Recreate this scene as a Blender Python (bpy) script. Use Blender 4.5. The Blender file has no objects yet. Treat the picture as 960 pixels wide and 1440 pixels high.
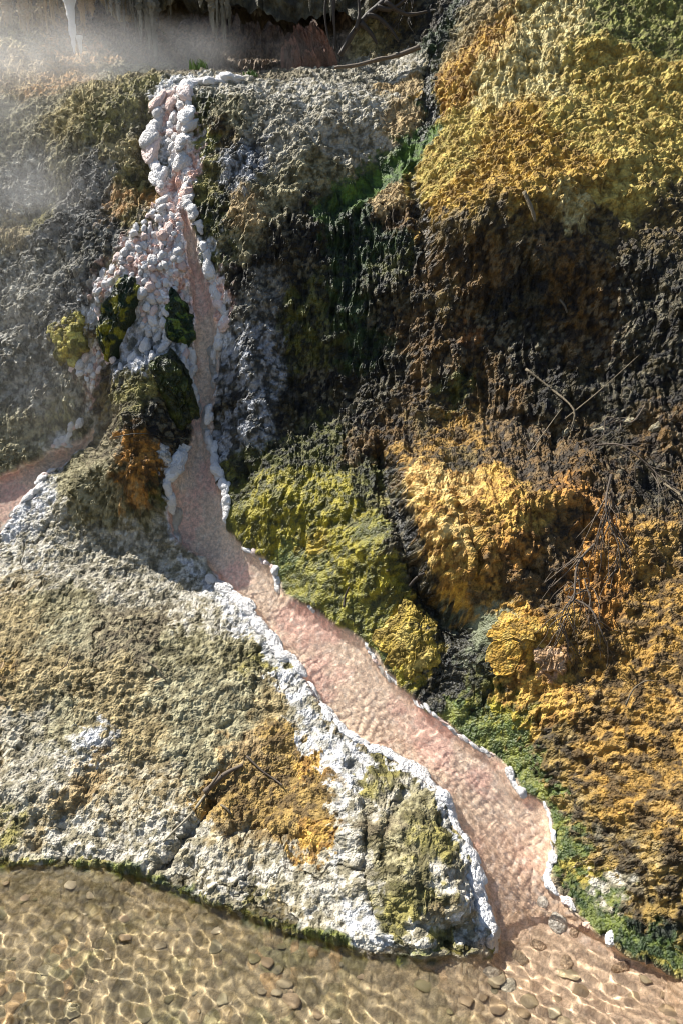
import bpy, math, random
import numpy as np

# ------------------------------------------------------------------ camera, world, sun
SC = bpy.context.scene
COL = SC.collection
F = 1130.0                      # focal length in pixels of the 960x1440 photograph
CAM_Z, PITCH = 2.2, math.radians(-18)
cam_data = bpy.data.cameras.new('camera')
cam_data.sensor_fit = 'VERTICAL'
cam_data.sensor_height = 36.0
cam_data.lens = F / 1440 * 36.0
cam_data.clip_start, cam_data.clip_end = 0.05, 500
cam = bpy.data.objects.new('camera', cam_data)
COL.objects.link(cam)
cam.location = (0, 0, CAM_Z)
cam.rotation_euler = (math.pi / 2 + PITCH, 0, 0)
SC.camera = cam

SUN_TO = np.array([-0.56, 0.30, 0.77]); SUN_TO /= np.linalg.norm(SUN_TO)
SUN_EL = math.asin(SUN_TO[2])
SUN_AZ = math.atan2(SUN_TO[0], SUN_TO[1])       # from +Y towards +X
world = bpy.data.worlds.new('World'); SC.world = world; world.use_nodes = True
nt = world.node_tree; nt.nodes.clear()
sky = nt.nodes.new('ShaderNodeTexSky'); sky.sky_type = 'NISHITA'; sky.sun_disc = False
sky.sun_elevation = SUN_EL; sky.sun_rotation = SUN_AZ
bg = nt.nodes.new('ShaderNodeBackground'); bg.inputs['Strength'].default_value = 0.065
wo = nt.nodes.new('ShaderNodeOutputWorld')
nt.links.new(sky.outputs[0], bg.inputs[0]); nt.links.new(bg.outputs[0], wo.inputs[0])

sun_d = bpy.data.lights.new('sun', 'SUN'); sun_d.energy = 5.0; sun_d.angle = math.radians(0.5)
sun_d.color = (1.0, 0.955, 0.88)
sun = bpy.data.objects.new('sun', sun_d); COL.objects.link(sun)
import mathutils
sun.rotation_euler = mathutils.Vector(SUN_TO).to_track_quat('Z', 'Y').to_euler()
sun.location = (-4, 3, 8)

SC.view_settings.view_transform = 'Standard'; SC.view_settings.look = 'None'
SC.view_settings.exposure = 1.15; SC.view_settings.gamma = 1.0
SC.view_settings.use_curve_mapping = False
SC.render.engine = 'CYCLES'
SC.cycles.use_denoising = True
SC.cycles.pixel_filter_type = 'BLACKMAN_HARRIS'; SC.cycles.filter_width = 1.0
SC.cycles.max_bounces = 6; SC.cycles.diffuse_bounces = 3; SC.cycles.glossy_bounces = 2
SC.cycles.transmission_bounces = 4; SC.cycles.transparent_max_bounces = 6
SC.cycles.sample_clamp_indirect = 4.0

rng = np.random.default_rng(7)
random.seed(7)

# ------------------------------------------------------------------ numpy noise
def _hash(ix, iy, seed):
    h = (ix.astype(np.int64) * 374761393 + iy.astype(np.int64) * 668265263 + seed * 1442695041) & 0xFFFFFFFF
    h = ((h ^ (h >> 13)) * 1274126177) & 0xFFFFFFFF
    h = ((h ^ (h >> 16)) * 2246822519) & 0xFFFFFFFF
    return h ^ (h >> 15)

_G = np.stack([np.cos(np.arange(64) * 2 * np.pi / 64), np.sin(np.arange(64) * 2 * np.pi / 64)], 1).astype(np.float32)

def perlin(x, y, seed=0):
    xi = np.floor(x); yi = np.floor(y)
    fx = (x - xi).astype(np.float32); fy = (y - yi).astype(np.float32)
    xi = xi.astype(np.int64); yi = yi.astype(np.int64)
    u = fx * fx * fx * (fx * (fx * 6 - 15) + 10); v = fy * fy * fy * (fy * (fy * 6 - 15) + 10)
    def g(dx, dy):
        k = _hash(xi + dx, yi + dy, seed) & 63
        return _G[k, 0] * (fx - dx) + _G[k, 1] * (fy - dy)
    a = g(0, 0); b = g(1, 0); c = g(0, 1); d = g(1, 1)
    ab = a + u * (b - a); cd = c + u * (d - c)
    return 1.5 * (ab + v * (cd - ab))

def fbm(x, y, scale, octv=4, seed=0, gain=0.5):
    s = np.zeros_like(x, dtype=np.float32); a = 1.0; f = 1.0 / scale
    for o in range(octv):
        s += a * perlin(x * f + 13.7 * o, y * f - 7.3 * o, seed + o); a *= gain; f *= 2.03
    return s

def worley(x, y, scale, seed=0, jitter=0.9, full=False):
    """F1, F2 distances, a random value per cell and, on request, a facet tilt"""
    x = x / scale; y = y / scale
    xi = np.floor(x).astype(np.int64); yi = np.floor(y).astype(np.int64)
    f1 = np.full(x.shape, 9.0, np.float32); f2 = f1.copy(); cid = np.zeros(x.shape, np.float32); tl = np.zeros(x.shape, np.float32)
    for dx in (-1, 0, 1):
        for dy in (-1, 0, 1):
            h = _hash(xi + dx, yi + dy, seed)
            ox = (x - (xi + dx + 0.5 + jitter * ((h & 1023) / 1023.0 - 0.5))).astype(np.float32)
            oy = (y - (yi + dy + 0.5 + jitter * (((h >> 10) & 1023) / 1023.0 - 0.5))).astype(np.float32)
            d = np.sqrt(ox ** 2 + oy ** 2)
            nearer = d < f1
            f2 = np.where(nearer, f1, np.minimum(f2, d))
            cid = np.where(nearer, ((h >> 20) & 1023) / 1023.0, cid).astype(np.float32)
            if full:
                g = _G[(h >> 4) & 63]
                tl = np.where(nearer, ox * g[..., 0] + oy * g[..., 1], tl)
            f1 = np.where(nearer, d, f1)
    if full: return f1, f2, cid, tl
    return f1, f2, cid

def sstep(a, b, x):
    t = np.clip((x - a) / (b - a), 0, 1); return t * t * (3 - 2 * t)

# ------------------------------------------------------------------ the slope: heights H over a plane tilted 45 degrees
CT = math.sqrt(0.5)
def to_world(X, S, H):
    return np.stack([X, CT * S - CT * H, CT * S + CT * H], -1)
def to_slope(p):
    return p[..., 0], CT * (p[..., 1] + p[..., 2]), CT * (p[..., 2] - p[..., 1])
def ray(px, py):
    px = np.asarray(px, float); py = np.asarray(py, float)
    a = (px - 480) / F; b = (720 - py) / F
    c, s = math.cos(PITCH), math.sin(PITCH)
    return np.stack([a, c - s * b, s + c * b], -1)
def at_depth(px, py, Y):
    d = ray(px, py); t = np.asarray(Y, float) / d[..., 1]
    return d * t[..., None] + np.array([0, 0, CAM_Z])

# distances (metres away from the viewpoint) surveyed over the slope
SURVEY = [
 # stream shore and below
 (-250,1225,2.5),(0,1222,2.47),(150,1222,2.46),(300,1275,2.30),(400,1300,2.22),(500,1335,2.12),(600,1350,2.08),(690,1352,2.08),
 (0,1330,2.2),(200,1330,2.2),(400,1380,2.03),(560,1420,1.92),(750,1420,1.92),(900,1440,1.86),(1250,1480,1.75),
 (-200,1800,1.25),(480,1800,1.25),(1200,1800,1.25),(740,1330,2.13),(800,1310,2.16),(880,1345,2.06),(960,1372,1.98),(1250,1400,1.92),
 # terrace
 (-250,760,4.05),(0,770,4.02),(120,760,4.02),(220,760,4.0),(0,900,3.4),(150,900,3.38),(300,900,3.36),(-250,950,3.2),(0,1050,2.95),(150,1050,2.93),(300,1050,2.9),(420,1000,3.02),
 (0,1160,2.64),(150,1170,2.60),(300,1200,2.48),(430,1250,2.34),(550,1300,2.18),(560,1180,2.42),(520,1090,2.67),(640,1260,2.22),(390,1120,2.70),
 # pink channel
 (300,775,3.97),(360,830,3.70),(430,900,3.42),(500,970,3.16),(580,1040,2.93),(660,1100,2.72),(710,1180,2.50),(730,1250,2.31),
 # mossy bank
 (395,820,3.70),(450,855,3.48),(520,905,3.28),(340,700,3.98),(400,690,3.88),(470,690,3.78),(430,640,3.98),(450,575,4.22),(350,600,4.22),(540,640,3.85),(540,760,3.42),
 # orange middle and lower right bank
 (600,1000,3.0),(690,1060,2.78),(770,1130,2.58),(640,880,3.14),(690,890,3.02),(640,760,3.28),(640,660,3.58),(720,740,3.26),(720,640,3.62),(640,585,3.95),
 (800,900,2.92),(800,760,3.2),(820,640,3.58),(820,590,3.80),(960,620,3.55),(960,800,3.04),(960,1000,2.56),(860,1000,2.70),(860,1150,2.42),(960,1200,2.20),(830,1250,2.27),(1300,1300,2.0),(1300,1000,2.4),(1300,620,3.4),
 # dark steep band
 (450,480,4.36),(700,350,4.19),(820,350,4.12),(960,350,4.05),(450,390,4.46),(560,480,4.22),(640,480,4.12),(720,480,4.06),(640,390,4.26),(720,390,4.15),(850,500,3.92),(850,400,4.03),(960,500,3.78),(960,400,3.92),(1300,450,3.7),
 # dome
 (620,300,4.45),(700,300,4.30),(800,300,4.26),(960,300,4.22),(620,200,4.85),(720,200,4.66),(830,200,4.60),(960,200,4.58),(660,100,5.2),(780,100,5.02),(900,100,4.98),(660,0,5.6),(800,0,5.45),(960,0,5.38),(1300,200,4.5),(1300,0,5.2),(800,-120,6.1),(1200,-120,5.9),
 # grey ledge left of the dome, green run
 (560,270,4.66),(480,290,4.64),(500,210,4.92),(560,170,5.05),(420,200,4.88),(340,160,5.0),(380,300,4.60),(480,130,5.24),(330,118,5.25),(590,110,5.42),(400,118,5.3),
 # cascade
 (245,125,5.22),(240,200,4.98),(245,270,4.78),(250,340,4.62),(280,430,4.52),(200,420,4.52),(285,540,4.40),(275,630,4.26),(285,700,4.10),(210,500,4.40),(200,600,4.18),(200,690,4.04),(120,680,4.16),(330,420,4.46),(335,500,4.40),
 # left wall and side channel
 (30,690,4.3),(60,655,4.42),(120,612,4.52),(100,560,4.52),(30,590,4.50),(-200,640,4.4),(40,480,4.66),(120,440,4.60),(40,380,4.86),(130,320,4.82),(40,290,5.05),(180,230,4.98),(100,210,5.12),(40,200,5.3),(190,130,5.28),(110,130,5.5),(30,130,5.62),(-250,400,4.8),(-250,150,5.5),
 # cave floor, cave wall, top left
 (20,70,6.0),(110,88,6.05),(20,0,6.25),(-200,0,6.2),(130,40,6.5),(220,85,6.3),(330,85,6.75),(430,80,6.5),(220,30,6.9),(330,30,7.1),(440,30,7.0),(500,60,6.05),(570,60,5.95),(500,0,6.2),(570,0,6.05),(330,-80,7.3),(100,-100,6.9),(500,-100,6.7),
]
_sv = np.array(SURVEY, float)
_sp = at_depth(_sv[:, 0], _sv[:, 1], _sv[:, 2])
_sx, _ss, _sh = to_slope(_sp)
def _tps(r2): return np.where(r2 > 1e-12, 0.5 * r2 * np.log(np.maximum(r2, 1e-12)), 0)
_n = len(_sx)
_K = _tps((_sx[:, None] - _sx) ** 2 + (_ss[:, None] - _ss) ** 2) + np.eye(_n) * 0.004
_P = np.stack([np.ones(_n), _sx, _ss], 1)
_A = np.block([[_K, _P], [_P.T, np.zeros((3, 3))]])
_w = np.linalg.solve(_A, np.concatenate([_sh, np.zeros(3)]))
def macro(X, S):
    shp = X.shape; x = X.ravel(); s = S.ravel()
    out = _w[_n] + _w[_n + 1] * x + _w[_n + 2] * s
    for i in range(_n):
        out = out + _w[i] * _tps((x - _sx[i]) ** 2 + (s - _ss[i]) ** 2)
    return out.reshape(shp)

# locating things on the slope
def find(px, py):
    """slope coordinates (X, S) and distance of the ground seen in direction px, py"""
    px = np.atleast_1d(np.asarray(px, float)); py = np.atleast_1d(np.asarray(py, float))
    d = ray(px, py); ts = np.linspace(1.9, 8.5, 240)
    p = d[:, None, :] * ts[None, :, None] + np.array([0, 0, CAM_Z])
    X, S, H = to_slope(p)
    below = H < macro(X, S)
    k = np.argmax(below, 1); k = np.where(below.any(1), k, len(ts) - 1)
    t1 = ts[k]; t0 = ts[np.maximum(k - 1, 0)]
    for _ in range(12):
        tm = 0.5 * (t0 + t1); q = d * tm[:, None] + np.array([0, 0, CAM_Z]); x, s, h = to_slope(q)
        inside = h < macro(x, s); t1 = np.where(inside, tm, t1); t0 = np.where(inside, t0, tm)
    q = d * t1[:, None] + np.array([0, 0, CAM_Z]); x, s, h = to_slope(q)
    return x, s, t1
def find_line(pts):
    a = np.array(pts, float); x, s, t = find(a[:, 0], a[:, 1]); return np.stack([x, s], 1), t

# ------------------------------------------------------------------ terrain grid (finer near the stream)
NU, NV = 920, 1240
S0, S1 = 0.80, 8.6
def half_width(S): return 1.32 * (1.0 + np.maximum(S - 1.4, -0.4) * 0.225)
_k = 0.225 / (1.0 - 0.225 * 1.4 + 0.0)
_q = np.linspace(0, 1, NV)
_a = 1.0 - 1.4 * 0.225
Sv = ((_a + 0.225 * S0) * ((_a + 0.225 * S1) / (_a + 0.225 * S0)) ** _q - _a) / 0.225
Uu = np.linspace(-1, 1, NU)
S = np.repeat(Sv[:, None], NU, 1); X = Uu[None, :] * half_width(S)
Xf = X.astype(np.float32); Sf = S.astype(np.float32)

# the macro surface is smooth: evaluate coarsely and interpolate
cs = 8
def coarse(fn):
    iu = np.arange(0, NU + cs, cs); iv = np.arange(0, NV + cs, cs)
    Uc = -1 + 2 * iu / (NU - 1); qc = iv / (NV - 1)
    Sc = ((_a + 0.225 * S0) * ((_a + 0.225 * S1) / (_a + 0.225 * S0)) ** qc - _a) / 0.225
    SS = np.repeat(Sc[:, None], len(iu), 1); XX = Uc[None, :] * half_width(SS)
    Z = fn(XX, SS)
    ju = np.arange(NU) / cs; jv = np.arange(NV) / cs
    u0 = ju.astype(int); v0 = jv.astype(int); fu = (ju - u0)[None, :]; fv = (jv - v0)[:, None]
    # Catmull-Rom
    Zp = np.pad(Z, 1, mode='edge')
    def cr(p0, p1, p2, p3, t): return p1 + 0.5 * t * (p2 - p0 + t * (2 * p0 - 5 * p1 + 4 * p2 - p3 + t * (3 * (p1 - p2) + p3 - p0)))
    R = cr(Zp[:, u0], Zp[:, u0 + 1], Zp[:, u0 + 2], Zp[:, np.minimum(u0 + 3, Zp.shape[1] - 1)], fu)
    return cr(R[v0], R[v0 + 1], R[v0 + 2], R[np.minimum(v0 + 3, Zp.shape[0] - 1)], fv)
H0 = coarse(macro)

def seg_dist(pts, wid=None, wx=0, wy=0):
    """distance to a polyline in slope coordinates, and its width interpolated along it"""
    d = np.full(X.shape, 99.0, np.float32); w = np.zeros(X.shape, np.float32)
    x = Xf + wx; y = Sf + wy
    for i in range(len(pts) - 1):
        (ax, ay), (bx, by) = pts[i], pts[i + 1]
        L2 = (bx - ax) ** 2 + (by - ay) ** 2 + 1e-9
        t = np.clip(((x - ax) * (bx - ax) + (y - ay) * (by - ay)) / L2, 0, 1)
        dd = np.sqrt((x - ax - t * (bx - ax)) ** 2 + (y - ay - t * (by - ay)) ** 2)
        n = dd < d; d = np.where(n, dd, d)
        if wid is not None: w = np.where(n, wid[i] * (1 - t) + wid[i + 1] * t, w)
    return d, w
def poly_sd(pts, wx=0, wy=0):
    """signed distance to a polygon (negative inside)"""
    P = list(pts) + [pts[0]]
    d, _ = seg_dist(P, None, wx, wy)
    ins = np.zeros(X.shape, bool); x = Xf + wx; y = Sf + wy
    for i in range(len(P) - 1):
        (ax, ay), (bx, by) = P[i], P[i + 1]
        c = ((ay > y) != (by > y))
        with np.errstate(divide='ignore', invalid='ignore'):
            xi = (bx - ax) * (y - ay) / (by - ay + 1e-12) + ax
        ins ^= c & (x < xi)
    return np.where(ins, -d, d)

# domain warp used for irregular borders
WX = 0.045 * fbm(Xf, Sf, 0.22, 4, 11); WY = 0.045 * fbm(Xf, Sf, 0.22, 4, 23)
WXs = 0.018 * fbm(Xf, Sf, 0.07, 3, 31); WYs = 0.018 * fbm(Xf, Sf, 0.07, 3, 37)

# ------------------------------------------------------------------ channels
CH_L = [(243,690),(238,730),(247,765),(285,785),(320,825),(350,845),(372,880),(395,915),(425,950),(440,985),(480,1028),(540,1056),(590,1090),(625,1135),(648,1185),(670,1230),(690,1275),(694,1340)]
CH_R = [(960,1375),(880,1343),(845,1318),(803,1280),(776,1240),(782,1190),(770,1130),(735,1115),(715,1085),(655,1040),(600,1000),(550,950),(515,905),(440,858),(397,838),(388,800),(345,772),(326,745),(322,700)]
CH_U_R = [(300,665),(290,625),(296,575),(308,530),(306,480),(300,430),(285,380),(275,330),(262,285)]
CH_U_L = [(252,290),(262,345),(268,400),(276,450),(272,500),(270,560),(270,620),(258,660)]
chan_poly, _ = find_line(CH_L + [(700,1400),(960,1440)] + CH_R + CH_U_R + CH_U_L)
chan_sd = poly_sd(chan_poly, WXs * 0.5, WYs * 0.5)
side_poly, _ = find_line([(135,600),(70,636),(0,668),(-120,700),(-120,800),(0,750),(40,695),(62,665),(128,620)])
side_sd = poly_sd(side_poly, WXs * 0.6, WYs * 0.6)
pink_sd = np.minimum(chan_sd, side_sd)
pink = sstep(0.012, -0.012, pink_sd)

# ------------------------------------------------------------------ mid-size relief: mounds, gullies, ledges
MOUNDS = [ # px, py, radius x, radius y, height
 (760,225,150,110,.06),(720,300,70,45,.06),(800,290,60,50,.07),(660,320,50,45,.05),(880,250,60,60,.05),(700,90,70,45,.05),(830,70,70,50,.06),(930,110,60,50,.05),(800,170,60,35,.04),
 (630,385,40,50,.05),(755,365,45,28,.05),(610,480,30,70,.05),
 (430,720,80,60,.035),(380,730,40,50,.03),(500,800,90,60,.03),(430,815,35,40,.03),(560,660,25,50,.03),
 (600,720,38,90,.08),(650,790,35,60,.06),(705,735,70,70,.09),(770,700,45,45,.05),(575,905,42,48,.05),(725,890,30,26,.03),(765,905,60,40,.03),
 (200,660,48,70,.12),(130,690,55,40,.07),(205,560,60,45,.08),(240,520,40,40,.04),(100,480,35,40,.06),(220,440,70,60,.05),(190,390,50,40,.03),
 (150,300,60,90,.06),(120,170,70,60,.05),(60,330,40,35,.04),(60,420,50,50,.05),(200,320,30,40,.03),(95,585,40,40,.05),
 (350,290,28,45,.06),(420,215,55,60,.05),(340,170,40,40,.04),(500,160,50,45,.05),(350,500,40,50,.07),(360,590,45,55,.08),(430,420,50,60,.04),(520,400,50,40,.04),
 (570,1180,70,95,.07),(600,1260,55,55,.05),(330,1060,90,30,.025),(60,1110,60,45,.05),(120,1050,40,30,.03),(480,1140,30,60,.03),(120,930,90,50,.02),
 (850,1010,80,60,.04),(900,1150,70,70,.04),(780,990,40,50,.04),(920,760,60,50,.05),(850,880,70,40,.04),(640,1000,50,30,.03),(920,590,50,35,.04),(850,560,60,30,.03),
]
GULLIES = [ # polyline, half width px, depth
 ([(535,640),(560,720),(585,810),(610,860),(650,880)],16,.10),
 ([(612,70),(598,110),(605,165),(580,205),(530,245),(470,290)],12,.03),
 ([(578,230),(588,290),(600,360),(610,410)],11,.06),
 ([(640,700),(655,760),(670,820)],8,.045),
 ([(300,1130),(265,1170),(235,1215)],8,.04),
 ([(320,1180),(370,1165),(420,1180)],9,.035),
 ([(30,235),(60,270),(40,300)],30,.09),
 ([(205,150),(200,220),(210,280)],12,.05),
 ([(225,170),(235,230),(245,280)],10,.035),
 ([(130,560),(100,640),(70,660)],12,.03),
 ([(620,890),(640,930),(620,970)],22,.03),
 ([(850,640),(780,600),(700,590)],16,.04),
 ([(740,800),(820,850),(900,870)],8,.025),
 ([(760,1010),(790,1050)],9,.03),
 ([(20,830),(100,860),(180,850)],6,.012),([(330,1010),(260,1060),(190,1075)],5,.014),([(390,1000),(330,1000)],4,.012),
 ([(490,1075),(520,1140),(510,1220),(530,1280)],7,.03),
 ([(565,1120),(540,1180),(550,1240)],10,.035),
 ([(270,420),(262,470),(275,520)],8,.03),
]
D = np.zeros(X.shape, np.float32)
for px, py, rx, ry, h in MOUNDS:
    x, s, t = find(px, py); m = float(t[0]) / F
    q = ((Xf + WX * .6 - x[0]) / (rx * m)) ** 2 + ((Sf + WY * .6 - s[0]) / (ry * m)) ** 2
    D += (h * np.exp(-np.minimum(q, 30) ** 1.3)).astype(np.float32)
for pts, hw, dep in GULLIES:
    p, t = find_line(pts); m = t.mean() / F
    d, _ = seg_dist(p, None, WX * .35, WY * .35)
    D -= (dep * np.exp(-(d / (hw * m)) ** 2)).astype(np.float32)
Hm = H0 + D

# ------------------------------------------------------------------ colour and texture zones
# preset: colour A, colour B, share of B, lumpy, streaky, stepped, wet, pale flecks
P = dict(
 grey=((156,150,134),(106,100,82),.5, .9,.1,.1,.05,.25), greyolive=((134,127,97),(82,76,48),.5,.9,.2,.1,.1,.15),
 greytan=((156,147,124),(122,108,78),.45,.8,.1,.1,.05,.15), greywhite=((168,163,150),(122,115,94),.45,.8,.1,.1,.05,.2),
 white=((184,184,184),(150,147,138),.35,.8,.1,.1,.1,.0), whitepink=((220,212,208),(212,172,156),.4,1.5,.2,.2,.2,.0),
 ash=((116,114,107),(56,54,46),.5,1.3,.1,.1,.25,.4), ashlight=((142,139,128),(84,81,68),.5,1.2,.2,.1,.15,.3),
 tan=((160,140,102),(118,98,64),.45,.9,.3,.1,.05,.05), tanolive=((158,144,98),(108,96,56),.5,.9,.5,.1,.05,.1), orangetan=((162,126,80),(120,102,64),.5,.8,.5,.1,.05,.0),
 olive=((122,114,62),(76,72,38),.5,.8,.4,.1,.15,.05), olivebrown=((96,80,42),(50,42,26),.5,1,.3,.3,.25,.1), brown=((92,69,34),(44,34,18),.5,.9,.8,.2,.3,.08),
 brownorange=((98,76,42),(48,38,24),.5,1,.4,.2,.3,.08), brownolive=((120,111,86),(84,75,56),.5,.9,.1,.1,.1,.1), 
 cave=((132,114,94),(92,80,66),.5,.4,1.2,0,.1,.0), cavered=((112,92,78),(78,64,54),.5,.5,.8,0,.1,.0),
 dome=((170,152,82),(138,116,54),.5,.9,.1,.35,.05,.0), domeorange=((164,134,62),(118,92,40),.45,1.0,.2,.9,.05,.0), cream=((184,172,124),(150,132,78),.45,.9,.6,.3,.05,.0), olivegreen=((120,120,62),(86,82,42),.5,.9,.2,.2,.05,.0),
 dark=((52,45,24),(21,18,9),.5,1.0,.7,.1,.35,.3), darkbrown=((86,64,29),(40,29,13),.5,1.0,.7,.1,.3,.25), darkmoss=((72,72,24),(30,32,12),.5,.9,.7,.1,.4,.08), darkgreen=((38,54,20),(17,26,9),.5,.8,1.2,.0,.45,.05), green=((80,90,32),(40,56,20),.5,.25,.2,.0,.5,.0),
 black=((40,38,28),(20,20,14),.5,1.1,.1,.0,.8,.25),
 drape=((176,178,184),(112,112,104),.45,.5,1.3,.0,.2,.0), run=((74,98,28),(40,62,18),.5,.2,.6,.0,.3,.0),
 moss=((132,122,32),(76,74,22),.5,.6,.5,.1,.55,.0), mossgreen=((114,110,38),(66,68,25),.5,.45,.3,.1,.6,.0), greenwet=((98,102,40),(62,74,30),.5,.15,.1,.0,.7,.0), yellowmoss=((156,134,50),(108,94,36),.4,1.2,.2,.0,.3,.0),
 blue=((140,142,146),(58,58,54),.5,1.3,.1,.2,.35,.2),
 ochre=((170,138,68),(122,90,40),.45,1.0,.6,.2,.1,.0), ochrepale=((190,164,104),(148,114,58),.45,1.1,.6,.2,.1,.0), ochredeep=((136,112,62),(92,74,42),.45,1.0,.1,.1,.1,.08), ochretan=((148,133,97),(108,95,64),.5,.9,.1,.1,.05,.15), olivetan=((144,138,110),(102,95,70),.5,.9,.1,.1,.05,.15),
 ochrebright=((184,142,54),(146,106,40),.4,.8,.1,.5,.1,.0), orange=((158,112,50),(90,64,32),.5,1.2,.6,.2,.1,.08), rust=((142,90,42),(80,54,28),.5,1.0,.5,.2,.2,.04),
 ochrebrown=((142,110,50),(76,58,28),.5,1.1,.3,.1,.2,.12), speck=((124,102,52),(56,45,25),.48,1.3,.3,.0,.35,.25),
 scum=((112,116,92),(92,96,70),.3,.15,.0,.0,.5,.0), pinkrock=((176,142,118),(146,112,86),.4,.6,.3,.0,.1,.0), yellow=((140,126,52),(112,104,44),.4,.3,.1,.0,.3,.0),
)
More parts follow.
